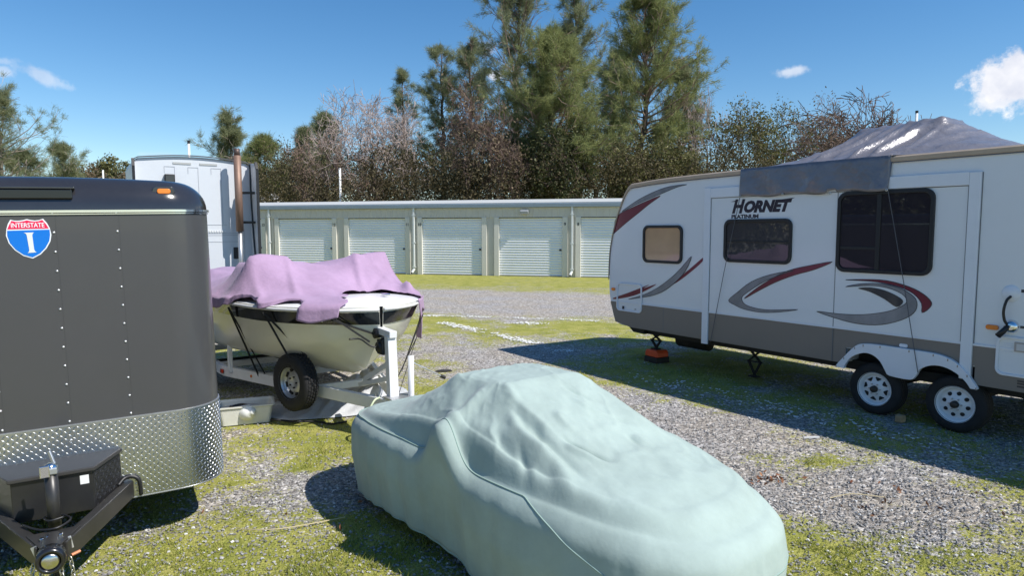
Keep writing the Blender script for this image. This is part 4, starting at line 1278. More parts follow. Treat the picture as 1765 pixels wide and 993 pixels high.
# safety chains
def chain(pts, name="safety_chain"):
    P = [Vector(p) for p in catmull(pts, 4, False)]
    mbc = MB(); L = 0; d = .026; last = P[0]; flip = False
    pos = [P[0]]
    for p in P[1:]:
        while (p - last).length >= d:
            last = last + (p - last).normalized() * d; pos.append(last.copy())
    for i in range(len(pos) - 1):
        a, b = pos[i], pos[i + 1]; dr = (b - a).normalized(); sd = dr.orthogonal().normalized(); sd2 = dr.cross(sd)
        s_ = sd if i % 2 else sd2
        m_ = (a + b) / 2
        loop = [m_ + dr * .02 * math.cos(t * PI / 4) + s_ * .011 * math.sin(t * PI / 4) for t in range(9)]
        mbc.tube(loop, .0035, 5, False)
    return tag(mbc.build(name, mat("zinc_chain", (.55, .53, .48), .35, metal=.9, var=.15), ct, smooth=True), kind="stuff")
chain([(CC - .09, -.82, .36), (CC - .10, -.86, .25), (CC - .085, -.88, .14), (CC - .05, -.9, .02)])
chain([(CC - .045, -.95, .375), (CC - .04, -.97, .28), (CC - .03, -.97, .16), (CC - .02, -.98, .02)])
chain([(CC + .045, -.95, .385), (CC + .05, -.97, .28), (CC + .045, -.97, .15), (CC + .05, -.98, .02)])
chain([(CC + .085, -.90, .39), (CC + .095, -.90, .28), (CC + .085, -.91, .15), (CC + .08, -.92, .02)])
MB().tube([(CC + .09, -.86, .385), (CC + .13, -.84, .39)], .009, 8).build("chain_hook", mat("copper_hook", (.55, .22, .11), .45, metal=.3), ct)
# tongue box
bx = MB().prism([(CC - .37, .0), (CC + .345, .0), (CC + .195, -.315), (CC - .225, -.315)], .425, .675, 'z').build("tongue_box", mat("box_black", (.020, .020, .021), .3, var=.2, vscale=5), ct, bevel=.005)
MB().prism([(CC - .385, .0), (CC + .36, .0), (CC + .207, -.335), (CC - .238, -.335)], .677, .705, 'z').build("box_lid", mat("lid_black", (.045, .043, .042), .36, var=.12, vscale=5), bx, bevel=.006)
MB().box(CC + .125, CC + .172, -.3185, -.3155, .60, .655).build("box_sticker", mat("sticker_white", (.80, .80, .78), .5), bx)
mbt = MB()
e0 = Vector((CC + .345, 0, 0)); e1 = Vector((CC + .195, -.315, 0)); dr = (e1 - e0).normalized(); nr = Vector((dr.y, -dr.x, 0)) * -1
if nr.x < 0: nr = -nr
for i in range(11):
    for j in range(7):
        c = e0 + dr * (.02 + i * .03); z_ = .445 + j * .033; sg = 1 if (i + j) % 2 else -1
        vs = []
        for (a, b, h) in ((-.012, 0, .0003), (0, -.004, .0003), (.012, 0, .0003), (0, .004, .0003), (-.005, 0, .0035), (.005, 0, .0035)):
            u = a * .707 - b * .707 * sg; w = a * .707 * sg + b * .707
            q = c + dr * u + nr * h; vs.append((q.x, q.y, z_ + w))
        mbt.add(vs, [(0, 1, 4), (1, 5, 4), (1, 2, 5), (2, 3, 5), (3, 4, 5), (3, 0, 4)])
tag(mbt.build("box_tread_pattern", mat("box_black", (.02, .02, .021)), bx), kind="stuff")
for sx in (XR - .12, XL + .12):
    for yy in (2.2, 3.05):
        w_ = bpy.data.objects.new("wheel", None); w_.parent = ct; w_.location = (sx, yy, .33 - sx * -.04); col.objects.link(w_)
        tyre(w_, (0, 0, 0), 'x', .33, .19, .20, 28)
        MB().lathe([(.19, .05), (.06, .03), (.001, .03)], (0, 0, 0), 'x', 20).build("rim", M_GALV, w_)

# ---------------------------------------------------------------- white truck tractor
tk = thing("semi_truck", "white semi truck sleeper cab with rusty exhaust stack, seen from behind", "truck", (-6.59, 14.3, 0), (0, 0, math.atan2(.54, .84)))
M_TKW = mat("truck_white", lin(204, 208, 213), .35, var=.02, vscale=1, coat=.2, dirt=.08)
M_TKG = mat("truck_grey", lin(176, 178, 180), .5, var=.05)
HW = 1.12
arch = [(-HW, .95), (-HW, 3.45), (-HW + .03, 3.56)] + [(-HW + .1 + (2 * HW - .2) * k / 10, 3.60 + .075 * math.sin(PI * k / 10)) for k in range(11)] + [(HW - .03, 3.56), (HW, 3.45), (HW, .95)]
MB().prism(arch, .0, 2.0, 'y').build("sleeper_cab", M_TKW, tk, bevel=.02)
MB().prism([(2.0, 1.0), (3.6, 1.0), (3.6, 2.1), (3.0, 2.75), (2.0, 3.5)], -1.05, 1.05, 'x').build("front_cab", M_TKW, tk, bevel=.04)
MB().prism([(3.6, .9), (5.3, .8), (5.4, 1.5), (5.2, 1.75), (3.6, 2.0)], -.85, .85, 'x').build("hood", M_TKW, tk, bevel=.08)
ring = arch[1:-1]
mb = MB(); mb.grid([[(x, y, z + dz) for x, z in ring] for (y, dz) in ((-.05, .005), (-.05, .03), (.06, .035))]); mb.build("roof_trim", mat("trim_dark", (.08, .08, .09), .5), tk)
# back wall pressings
M_GRV = mat("pressed_groove", lin(176, 180, 186), .45)
def groove(pts, w=.012):
    for p, q in zip(pts, pts[1:]):
        MB().bar((p[0], -.003, p[1]), (q[0], -.003, q[1]), .005, w, (0, 0, 1) if abs(p[1] - q[1]) < abs(p[0] - q[0]) else (1, 0, 0)).build("panel_groove", M_GRV, tk)
for gx_ in (-.42, .02, .46):
    groove([(gx_ - .13, 3.33), (gx_ - .13, 3.46), (gx_ + .06, 3.46), (gx_ + .06, 3.33), (gx_ + .07, 2.3)])
groove([(-1.0, 2.28), (.60, 2.28)]); groove([(-1.05, 2.10), (.95, 2.10)]); groove([(-1.05, 2.02), (.1, 2.02), (.25, 2.06), (.95, 2.06)])
groove([(.1, 1.1), (.1, 1.92), (.95, 1.92)]); groove([(.95, 1.15), (.95, 2.2)])
for gx_ in (-.22, .28):
    MB().box(gx_ - .17, gx_ + .17, -.012, -.001, 3.515, 3.555).build("roof_vent", mat("vent_grey", (.42, .43, .42), .6), tk)
lp = MB().box(-.56, -.37, -.10, .0, 3.07, 3.30).build("work_lamp", M_BLACK, tk, bevel=.015)
MB().box(-.54, -.39, -.104, -.1005, 3.09, 3.27).build("lamp_lens", mat("lamp_lens", (.05, .05, .05), .1), lp)
vn = MB().box(.72, .82, -.02, .0, 1.55, 1.80).build("cab_vent", M_BLACK, tk, bevel=.01)
for k in range(5):
    MB().box(.735, .805, -.028, -.0205, 1.575 + k * .045, 1.60 + k * .045).build("vent_slat", M_GRD, vn)
MB().box(.70, .84, -.012, -.0, 1.51, 1.55).build("vent_plate", M_TKW, tk)
for k in range(9):
    MB().box(.15 + k * .05, .18 + k * .05, -.018, -.002, 2.12, 2.16).build("cab_marking", mat("marker_white", (.75, .75, .74), .4), tk)
# side extenders with rubber edges
ext = [(-.68, 1.05), (-.62, 3.40), (-.55, 3.55), (0.0, 3.60), (0.0, 1.0)]
for sg in (-1, 1):
    xx = sg * (HW - .005)
    dd = 1.0 if sg > 0 else .30
    e_ = MB().prism([(p[0] * dd, p[1]) for p in ext], xx - .02, xx + .02, 'x').build("side_extender", mat("extender_grey", lin(205, 208, 212), .4, var=.03), tk, bevel=.006)
    MB().bar((xx, -.68 * dd - .02, 1.05), (xx, -.62 * dd - .02, 3.42), .05, .05, (0, 1, 0)).build("rubber_edge", M_BLACK, e_)
    MB().bar((xx, -.62 * dd - .02, 3.42), (xx, -.53 * dd, 3.57), .05, .05, (0, 1, 0)).build("rubber_edge", M_BLACK, e_)
MB().tube(catmull([(HW - .03, -.10, 3.58), (HW - .05, -.20, 3.0), (HW - .05, -.30, 2.3), (HW - .05, -.52, 1.3)], 5, False), .018, 6).build("trailing_cable", M_BLACK, tk)
st = MB().tube([(.80, -.34, 2.14), (.79, -.34, 3.72)], .075, 20).build("exhaust_stack", mat("rusty_stack", lin(138, 112, 98), .55, metal=.35, var=.18, vscale=3, dirt=.3, dirtcol=(.20, .11, .06)), tk, smooth=True)
MB().tube([(.79, -.34, 3.722), (.785, -.34, 3.86)], .062, 18).build("stack_tip", mat("stack_tip", lin(96, 80, 74), .5, metal=.4, var=.2), st, smooth=True)
MB().tube([(.80, -.34, .9), (.80, -.34, 2.138)], .045, 14).build("exhaust_pipe", M_GALV, st, smooth=True)
for z_ in (2.95, 2.33):
    MB().bar((.80, -.25, z_), (HW - .03, -.45, z_), .07, .05).build("stack_bracket", M_BLACK, tk, bevel=.006)
for x_ in (-.42, .42):
    MB().box(x_ - .04, x_ + .04, -1.8, 5.0, .78, .98).build("frame_rail", M_UNDER, tk)
for x_ in (-.95, .95):
    for y_ in (-1.15, 4.5):
        w_ = bpy.data.objects.new("wheel", None); w_.parent = tk; w_.location = (x_, y_, .50); col.objects.link(w_)
        tyre(w_, (0, 0, 0), 'x', .50, .29, .5 if y_ < 0 else .28, 30)
        MB().lathe([(.29, .10), (.12, .06), (.001, .06)], (0, 0, 0), 'x', 24).build("rim", M_GALV, w_)
MB().tube([(-.95, -1.15, .5), (.95, -1.15, .5)], .08, 10).build("axle", M_UNDER, tk)
MB().tube([(-.95, 4.5, .5), (.95, 4.5, .5)], .06, 10).build("axle", M_UNDER, tk)
# ---------------------------------------------------------------- boat (local x forward, y far side)
BR = math.atan2(-.8, .6)
BT = (-1.38, 7.16, 0)
bt = thing("motor_boat", "white motor boat with black side band under a mauve cover", "boat", BT, (0, 0, BR))
M_GEL = mat("gelcoat_white", lin(222, 220, 206), .25, coat=.3, var=.03, vscale=1.2, dirt=.10, dirtcol=(.33, .30, .2))
M_GELD = mat("deck_white", lin(238, 238, 236), .3, coat=.2, var=.02)
M_BAND = mat("gelcoat_black", (.012, .013, .015), .08, coat=.6)
A_ = np.array([0, .04, .1, .2, .4, .7, 1.1, 1.6, 2.3, 3.2, 4.2, 5.0])
W_ = np.array([0.02, .19, .32, .47, .68, .87, 1.01, 1.09, 1.14, 1.15, 1.13, 1.1])
K_ = np.array([1.10, 1.05, .985, .86, .62, .53, .475, .455, .44, .44, .44, .44])
CH = np.array([.012, .03, .06, .13, .27, .46, .65, .80, .92, .98, .98, .96])
CZ = np.array([1.13, 1.10, 1.05, .97, .87, .79, .74, .71, .68, .66, .65, .65])
def Bw(a): return float(np.interp(a, A_, W_))
def Bz(a): return 1.345 + .01 * math.exp(-a)
def hull_pt(a, t, sg):
    """t 0 keel, 1 chine, 2 sheer"""
    w = Bw(a); k = float(np.interp(a, A_, K_)); c = float(np.interp(a, A_, CH)); cz = float(np.interp(a, A_, CZ))
    stem = .0
    if t <= 1:
        v = c * t; z = k + (cz - k) * (t ** 1.15)
    else:
        q = t - 1
        v = c + (w - c) * (q ** .62); z = cz + (Bz(a) - cz) * q
    return (-a, sg * v, z)
aa = sorted(set(list(np.linspace(0, .5, 12)) + list(np.linspace(.5, 5.0, 22))))
tt = [0, .25, .5, .75, 1, 1.1, 1.25, 1.4, 1.55, 1.7, 1.85, 2.0]
mb = MB()
for sg in (-1, 1):
    mb.grid([[hull_pt(a, t, sg) for t in tt] for a in aa])
tr_ = [hull_pt(5.0, t, -1) for t in tt]; tl_ = [hull_pt(5.0, t, 1) for t in tt]
mb.grid([tr_, tl_])
hull = mb.build("hull", M_GEL, bt, smooth=True)
bm = bmesh.new(); bm.from_mesh(hull.data); bmesh.ops.remove_doubles(bm, verts=bm.verts, dist=.002); bmesh.ops.recalc_face_normals(bm, faces=bm.faces); bm.to_mesh(hull.data); bm.free()
smooth_angle(hull, 42)
def t_of_z(a, z):
    cz = float(np.interp(a, A_, CZ)); return 1 + max(0, min(1, (z - cz) / (Bz(a) - cz)))
def band(z0, z1, off, name, m):
    mb = MB()
    for sg in (-1, 1):
        g = []
        for a in aa:
            row = []
            for z in np.linspace(z0, z1, 5):
                x, y, zz = hull_pt(a, t_of_z(a, z), sg)
                row.append((x + off * (.9 if a < .3 else .2), y + sg * off, zz))
            g.append(row)
        mb.grid(g)
    o = mb.build(name, m, bt, smooth=True)
    bm = bmesh.new(); bm.from_mesh(o.data); bmesh.ops.remove_doubles(bm, verts=bm.verts, dist=.012); bm.to_mesh(o.data); bm.free()
    return o
band(1.165, 1.295, .006, "side_band", M_BAND)
band(1.135, 1.143, .006, "pin_stripe", M_BAND)
for sg in (-1, 1):
    MB().tube([(-a + (.012 if a < .25 else 0), sg * (Bw(a) + .008), Bz(a) - .03) for a in aa], .018, 8).build("rub_rail", mat("rail_white", lin(215, 214, 212), .35), bt, smooth=True)
g = []
for a in aa:
    w = Bw(a)
    g.append([(-a, w * q, Bz(a) + .055 * (1 - q * q) * min(1, w / .6)) for q in np.linspace(-1, 1, 15)])
MB().grid(g).build("deck", M_GELD, bt, smooth=True)
MB().box(-.62, -.50, .30, .36, 1.41, 1.435).build("deck_cleat", M_CHROME, bt, bevel=.008)
# registration decal on the near band
for (a0, a1, m_, z0, z1, nm) in ((.50, .41, mat("registration_sticker", lin(200, 80, 70), .4), 1.20, 1.255, "registration_sticker"),):
    mb = MB(); mb.grid([[tuple(np.array(hull_pt(a, t_of_z(a, z), -1)) + np.array([.0, -.010, 0])) for z in (z0, z1)] for a in np.linspace(a0, a1, 4)]); mb.build(nm, m_, bt)
vs, fs = text_mesh("CF", .085, .002)
def on_band(x_, y_, a0):
    a = a0 - x_ * .85
    p = hull_pt(a, t_of_z(a, 1.198 + y_), -1); return (p[0] + .004, p[1] - .011, p[2])
MB().add([on_band(x_, y_, .385) for x_, y_, z_ in vs], fs).build("registration_letters", mat("decal_white", (.78, .8, .82)), bt)
MB().lathe([(.02, .0), (.035, .01), (.02, .02)], (.02, 0, 1.02), 'z', 12).build("bow_eye", M_GALV, bt)

# ---------------------------------------------------------------- boat cover
bc = thing("boat_cover", "faded mauve canvas boat cover strapped down over the windshield", "cover", BT, (0, 0, BR))
ga = np.linspace(-.05, 5.2, 150); gv = np.linspace(-1.25, 1.25, 72)
GA, GV = np.meshgrid(ga, gv, indexing='ij')
WW = np.interp(GA, A_, W_)
FRONT_Q = [-1, -.8, -.6, -.4, -.15, .1, .4, .7, .9, 1.0]
FRONT_A = [.12, .14, .20, .42, .80, .98, 1.05, .95, .66, .5]
deckz = 1.362 + .055 * np.clip(1 - (GV / np.maximum(WW, .05)) ** 2, 0, 1)
frontm = GA <= np.interp(np.clip(GV / np.maximum(WW, .05), -1, 1), FRONT_Q, FRONT_A) + .03
fixed = (np.abs(GV) >= WW * .985) | (GA <= 0) | (GA >= 5.1) | frontm
obst = np.where(np.abs(GV) < WW, deckz, 1.362)
def ob(a0, a1, v0, v1, z):
    obst[(GA >= a0) & (GA <= a1) & (GV >= v0) & (GV <= v1)] = z
ob(1.58, 1.72, -.87, -.42, 1.845); ob(1.58, 1.72, .42, .87, 1.845); ob(1.6, 1.72, -.42, .42, 1.71)
ob(1.72, 2.3, -.86, -.80, 1.74); ob(1.72, 2.3, .80, .86, 1.74); ob(2.6, 2.9, -.6, .6, 1.66); ob(4.0, 4.9, -.7, .7, 1.55)
ob(.86, .98, .78, .86, 1.50)
BZm = membrane(obst, fixed, deckz + .008, 1500)
def cov_z(a, v):
    z = bilerp(BZm, ga, gv, a, v)
    q = 3.2 * fbm(a * 1.5, v * 1.5 + 8, 3)
    z = z + .014 * np.sin((v * 1.0 + a * .25) * 13 + q * 2) * np.clip((a - .3) * 2, 0, 1) + .024 * (fbm(a * 3.2, v * 3.2 + 9, 4) - .5)
    for (a0, v0, a1, v1, amp, wd) in ((1.6, -.43, .75, -.62, .035, .035), (1.6, .43, .95, .25, .035, .03), (1.6, .86, .80, .80, .03, .03), (1.6, -.86, .9, -.95, .03, .03), (1.65, .6, 1.0, .75, .02, .03), (1.6, -.86, 1.9, -1.05, .035, .04), (1.55, .86, 1.05, .4, -.022, .03)):
        d = np.array([a1 - a0, v1 - v0]); L = np.hypot(*d); d = d / L
        t = (a - a0) * d[0] + (v - v0) * d[1]; r = -(a - a0) * d[1] + (v - v0) * d[0]
        z = z + amp * np.exp(-(r / wd) ** 2) * np.clip(t / .08, 0, 1) * np.clip((L - t) / .15, 0, 1) * (t > 0)
    return z
NI_A = [0, .12, .3, .45, .52, .62, .74, .83, .9, 1.05, 1.25, 1.45, 1.6, 1.8, 2.2, 5.2]
NI_V = [0, 0, 0, .02, .13, .20, .15, .02, 0, .05, .08, .04, 0, 0, 0, 0]
ND_V = [.10, .14, .19, .16, .05, .02, .03, .07, .08, .05, .03, .06, .10, .14, .16, .16]
FD_A = [0, .4, .7, 1.0, 5.2]; FD_V = [.10, .12, .2, .14, .14]
rows = []
qs = np.linspace(-1, 1, 64)
for ti in np.linspace(0, 1, 110):
    row = []
    pts = []
    for q in qs:
        af = float(np.interp(q, FRONT_Q, FRONT_A)); a = af + (5.08 - af) * ti ** 1.35
        w = Bw(a) * 1.0; vn_ = -w + float(np.interp(a, NI_A, NI_V)); v = vn_ + (w + .005 - vn_) * (q + 1) / 2
        z = float(cov_z(np.array(a), np.array(v))) + .014
        pts.append((a, v, z))
    a, v, z = pts[0]
    drop = float(np.interp(a, NI_A, ND_V)); ins_ = float(np.interp(a, NI_A, NI_V))
    fold = math.sin(a * 24) * .5 + math.sin(a * 15 + 1) * .5
    for t in np.linspace(1, 0, 9)[:-1]:
        o_ = .048 * min(1, t * 4) * (1 if ins_ < .03 else .3) + .026 * t * fold * min(1, drop * 7) + .03 * t * min(1, drop * 6)
        row.append((-a, v - o_, z - drop * t))
    row += [(-p[0], p[1], p[2]) for p in pts]
    a, v, z = pts[-1]
    drop = float(np.interp(a, FD_A, FD_V))
    for t in np.linspace(0, 1, 7)[1:]:
        row.append((-a, v + .03 * min(1, t * 5) + .02 * t * math.sin(a * 35), z - drop * t))
    rows.append(row)
M_COVER = mat("mauve_canvas", lin(166, 138, 166), .85, var=.12, vscale=2.4, bump=.25, bscale=22, dirt=.16, dirtcol=(.24, .15, .22), sheen=.1)
cv = MB().grid(rows).build("canvas", M_COVER, bc, smooth=True, solid=.004, solid_off=0)
# flap hanging past the far bow
rows = []
for t in np.linspace(0, 1, 14):
    zt = 1.375 - t * .50
    row = []
    for q in np.linspace(0, 1, 12):
        a = .30 + (.42 - .20 * t) * q + .20 * t
        v = Bw(min(a, .9)) * (1 - .10 * t) + .035 + .035 * math.sin(q * 9 + t * 2) * t + .02 * t
        row.append((-a, v, zt + .02 * math.sin(q * 7) * t))
    rows.append(row)
MB().grid(rows).build("hanging_flap", M_COVER, bc, smooth=True, solid=.006, solid_off=0)
M_STRAP = mat("black_webbing", (.013, .013, .014), .8)
def rail_pt(a, sg=-1, z=.36):
    return (-a, sg * (.05 + .90 * min(max((a + .30) / 2.9, 0), 1)), z)
def strap(p, q, w=.022, name="strap"):
    MB().bar(p, q, .004, w, (0, .2, 1)).build(name, M_STRAP, bc)
def near_edge(a, dz=0):
    return (-a, -Bw(a) - .035, Bz(a) - .07 + dz)
strap(near_edge(1.62), rail_pt(1.86, z=.34)); strap(near_edge(1.60), rail_pt(1.75, z=.40), .016)
strap(near_edge(.86), (-.86, -.57, .50)); strap((-.84, -Bw(.84) - .03, 1.26), (-.80, -.52, .76))
strap((-.22, -.52, 1.25), (-.05, -.06, 1.06), .02); strap((-.16, -.46, 1.25), (-.06, -.11, .98), .02)
for p, q in (((-.42, .74, 1.18), (-.16, .32, .62)), ((-.52, .78, 1.18), (-.2, .34, .6)), ((-.62, .76, .88), (-.06, .22, .36)), ((-.60, .75, .88), (-.12, .16, .40))):
    strap(p, q, .02)

# ---------------------------------------------------------------- boat trailer
tr = thing("boat_trailer", "white boat trailer with winch post carrying the covered boat", "trailer", BT, (0, 0, BR))
M_TRW = mat("trailer_white", lin(224, 224, 224), .42, var=.04, vscale=4, dirt=.22, dirtcol=(.28, .2, .13))
for sg in (-1, 1):
    MB().bar(rail_pt(-.32, sg), rail_pt(2.6, sg), .06, .13).build("frame_rail", M_TRW, tr, bevel=.006)
    MB().bar(rail_pt(2.6, sg), (-4.6, sg * .95, .36), .06, .13).build("frame_rail", M_TRW, tr, bevel=.006)
    MB().bar((-1.2, sg * .32, .56), (-4.4, sg * .45, .50), .06, .07).build("bunk_board", mat("bunk_carpet", (.03, .03, .032), .95, var=.2), tr, bevel=.01)
    MB().box(-2.42, -2.36, sg * .93 - .025, sg * .93 + .025, .37, .80).build("guide_post", M_TRW, tr, bevel=.006)
    f_ = MB().grid([[(-3.5 + .42 * math.cos(t), sg * y, .36 + .40 * math.sin(t)) for t in np.linspace(.05, PI - .05, 14)] for y in (1.02, 1.28)]).build("fender", M_TRW, tr, smooth=True, solid=.008)
    w_ = bpy.data.objects.new("wheel", None); w_.parent = tr; w_.location = (-3.5, sg * 1.15, .32); col.objects.link(w_)
    tyre(w_, (0, 0, 0), 'y', .32, .18, .18, 28)
    MB().lathe([(.18, sg * .04), (.05, sg * .03), (.001, sg * .03)], (0, 0, 0), 'y', 20).build("rim", M_WHITEP, w_)
MB().bar((.32, 0, .36), (.95, 0, .36), .08, .10).build("tongue", M_TRW, tr, bevel=.006)
MB().tube([(.95, 0, .38), (1.12, 0, .38)], [.04, .05], 12).build("coupler", M_GALV, tr, smooth=True)
for a in (.9, 1.9, 3.0, 4.5):
    p, q = rail_pt(a, -1), rail_pt(a, 1)
    if a > 2.6: p, q = (-a, -.95, .36), (-a, .95, .36)
    MB().bar(p, q, .06, .08).build("cross_member", M_TRW, tr, bevel=.005)
MB().bar((-3.5, -1.1, .32), (-3.5, 1.1, .32), .06, .06).build("axle", M_UNDER, tr)
MB().box(-2.62, -2.54, -1.0, -.975, .335, .385).build("side_marker", M_RED, tr, bevel=.004)
p = rail_pt(1.98); MB().tube([(p[0], p[1] - .032, .37), (p[0], p[1] - .045, .37)], .018, 12).build("side_reflector", M_AMBER, tr)
wp = MB().bar((.24, 0, .42), (.20, 0, 1.075), .10, .085, (1, 0, 0)).build("winch_post", M_TRW, tr, bevel=.006)
MB().bar((.27, 0, 1.085), (-.02, 0, 1.10), .085, .07).build("winch_arm", M_TRW, wp, bevel=.006)
MB().tube([(-.03, -.07, 1.07), (-.03, .07, 1.07)], [.055, .055], 16).build("bow_roller", M_BLACK, wp, smooth=True)
MB().box(.02, .15, -.07, .07, .86, 1.02).build("winch", mat("winch_steel", (.05, .05, .055), .4, metal=.6, var=.3), wp, bevel=.012)
MB().tube([(.08, -.09, .94), (.08, .09, .94)], .055, 16).build("winch_drum", M_BLACK, wp, smooth=True)
MB().tube(catmull([(.08, -.09, .94), (.06, -.16, .96), (-.02, -.22, 1.02), (-.05, -.27, 1.03), (-.06, -.34, 1.03)], 4, False), .009, 8).build("winch_crank", M_BLACK, wp, smooth=True)
MB().bar((.20, 0, .78), (-.42, 0, .50), .06, .06).build("post_brace", M_TRW, tr, bevel=.005)
MB().bar((.18, 0, .62), (-.55, 0, .42), .06, .05).build("post_brace", M_TRW, tr, bevel=.005)
jt = MB().tube([(.34, .16, .08), (.34, .16, .86)], .032, 14).build("tongue_jack", M_TRW, tr, smooth=True)
MB().box(.28, .40, .10, .22, .0, .02).build("jack_foot", M_TRW, jt)
MB().tube([(.34, .16, .80), (.36, .34, .70), (.37, .50, .61)], .007, 6).build("jack_crank", M_GALV, jt)
MB().tube([(.37, .50, .61), (.375, .55, .585)], .018, 8).build("jack_handle", M_BLACK, jt)
MB().box(.20, .44, -.10, .20, .425, .445).build("jack_plate", M_GALV, tr, bevel=.004)
for (x_, y_) in ((.10, -.12), (.14, .10), (.46, -.06), (.50, .05)):
    MB().tube([(x_, y_, .42), (x_, y_, .46)], .016, 6).build("frame_bolt", M_GALV, tr)
# spare wheel clamped on the near rail
sp = bpy.data.objects.new("spare_wheel", None); sp.parent = tr; sp.location = (-.90, -.62, .47); sp.rotation_euler = (0, 0, R(17)); col.objects.link(sp)
tyre(sp, (0, 0, 0), 'y', .315, .18, .185, 44)
V = []; Fz = []
mbk = MB()
for k in range(46):
    a = 2 * PI * k / 46
    for g, yy in ((0, -.052), (.5, -.018), (0, .018), (.5, .052)):
        t = a + g * 2 * PI / 46
        c, s_ = math.cos(t), math.sin(t)
        u = Vector((-s_, 0, c)); r_ = Vector((c, 0, s_)); p = r_ * .3165 + Vector((0, yy, 0))
        mbk.bar(p - u * .013, p + u * .013, .024, .012, tuple(r_))
tag(mbk.build("tread_blocks", M_RUB, sp), kind="stuff")
rim_o = MB().lathe([(.190, -.088), (.192, -.080), (.180, -.072), (.170, -.04), (.160, -.005), (.14, .0), (.115, -.022), (.085, -.030), (.058, -.030), (.052, -.02), (.001, -.02)], (0, 0, 0), 'y', 40).build("rim", M_GALV, sp, smooth=True)
for k in range(8):
    a = k * PI / 4 + .3
    MB().prism([(r_ * math.cos(a + d_), r_ * math.sin(a + d_)) for r_, d_ in ((.155, -.2), (.155, .2), (.118, .12), (.118, -.12))], -.024, .004, 'y').build("rim_slot", M_UNDER, sp)
for k in range(5):
    a = k * 2 * PI / 5
    MB().tube([(.062 * math.cos(a), -.045, .062 * math.sin(a)), (.062 * math.cos(a), -.02, .062 * math.sin(a))], .009, 6).build("lug_nut", M_UNDER, sp)
MB().bar((0, 0, 0), (0, .30, -.06), .04, .04).build("spare_bracket", M_GALV, sp)

# ---------------------------------------------------------------- things lying by the boat
def bw_(a, v, z=0):
    return (BT[0] - a * .6 + v * .8, BT[1] + a * .8 + v * .6, z)
# bundled white canvas behind the winch post
u_ = np.linspace(0, 2 * PI, 40, endpoint=False); rows_ = []
for f in np.linspace(1, 0, 18):
    xr, yr = .34 * f * np.cos(u_), .24 * f * np.sin(u_)
    zz = .25 * (1 - f ** 2.4) * (.55 + .9 * fbm(xr * 6 + 3, yr * 6 + 8, 3)) + .05 * np.abs(np.sin(xr * 22 + 5 * fbm(xr * 5, yr * 5, 2))) * (1 - f ** 4)
    k_ = 1 + .18 * np.sin(u_ * 3) + .08 * np.sin(u_ * 7)
    rows_.append([(float(a * c), float(b * c), float(z)) for a, b, c, z in zip(xr, yr, k_, zz)])
    rows_[-1].append(rows_[-1][0])
wb = MB().grid(rows_).build("canvas_bundle", mat("white_canvas", lin(224, 222, 216), .75, var=.08, vscale=6, dirt=.15), None, smooth=True)
wb.location = (-1.86, 8.62, .055); wb.rotation_euler = (0, 0, .4); tag(wb, "bunched white canvas lying under the boat bow behind the winch post", "canvas")
# plastic tote
tb = thing("plastic_tote", "open translucent white plastic tote on the grass beside the trailer corner", "tote", (-3.02, 7.60, 0), (0, 0, R(22)))
M_TOTE = mat("tote_plastic", lin(206, 206, 198), .4, var=.06, dirt=.25, dirtcol=(.3, .27, .2))
def tote_ring(s, z): return [(p[0], p[1], z) for p in rrect(-.30 * s, .30 * s, -.20 * s, .20 * s, .04, 4)]
rings = [tote_ring(.86, .005), tote_ring(.87, .03), tote_ring(.95, .19), tote_ring(1.03, .20), tote_ring(1.03, .215), tote_ring(.97, .215), tote_ring(.92, .19), tote_ring(.84, .02)]
rings = [r + [r[0]] for r in rings]
MB().grid(rings).build("tub", M_TOTE, tb, smooth=False)
MB().prism([(p[0], p[1]) for p in rrect(-.255, .255, -.168, .168, .03, 4)], .008, .016, 'z').build("tub_floor", M_TOTE, tb)
MB().lathe([(.001, .0), (.20, .0), (.21, .012), (.18, .02), (.001, .02)], (-.05, .05, .135), 'z', 24).build("lid", mat("lid_grey", (.40, .41, .42), .4), tb)
jg = MB().lathe([(.001, 0), (.075, 0), (.085, .03), (.085, .12), (.06, .16), (.03, .18), (.03, .20), (.001, .20)], (0, 0, 0), 'z', 18).build("jug", mat("jug_plastic", lin(226, 228, 226), .35, var=.05), None, smooth=True)
jg.location = (-3.02, 7.50, .115); jg.rotation_euler = (R(78), 0, R(60)); tag(jg, "white plastic jug lying in the open tote", "jug")
MB().tube(catmull([(-.22, -.08, .05), (-.18, .05, .14), (-.05, .10, .17), (.05, .02, .15), (-.08, -.06, .16), (-.16, .0, .18)], 5, False), .014, 7).build("black_hose", M_BLACK, tb, smooth=True)
# crumpled ground tarp
gt = [(-3.05, 8.05), (-2.62, 7.62), (-2.2, 7.66), (-1.78, 7.80), (-1.45, 8.0), (-1.32, 8.6), (-1.6, 9.3), (-2.5, 9.2)]
bmx = bmesh.new()
cxg, cyg = -2.1, 8.35
rg_ = np.random.default_rng(3)
outl = catmull(gt, 8)
rows = []
for k in range(24):
    f = (k / 23) ** .8
    rows.append([(cxg + (p[0] - cxg) * f, cyg + (p[1] - cyg) * f) for p in outl] + [(cxg + (outl[0][0] - cxg) * f, cyg + (outl[0][1] - cyg) * f)])
R_ = np.array(rows)
hz_ = .10 * np.abs(fbm(R_[..., 0] * 3 + 5, R_[..., 1] * 3, 4) - .5) + .035 * np.abs(np.sin(R_[..., 0] * 16 + 6 * fbm(R_[..., 0] * 2, R_[..., 1] * 2, 3))) ** 2
hz_ += .26 * np.exp(-(((R_[..., 0] + 1.68) / .24) ** 2 + ((R_[..., 1] - 8.15) / .26) ** 2)) * (.6 + .9 * fbm(R_[..., 0] * 7, R_[..., 1] * 7, 3)) + .10 * np.exp(-(((R_[..., 0] + 2.2) / .3) ** 2 + ((R_[..., 1] - 8.1) / .3) ** 2))
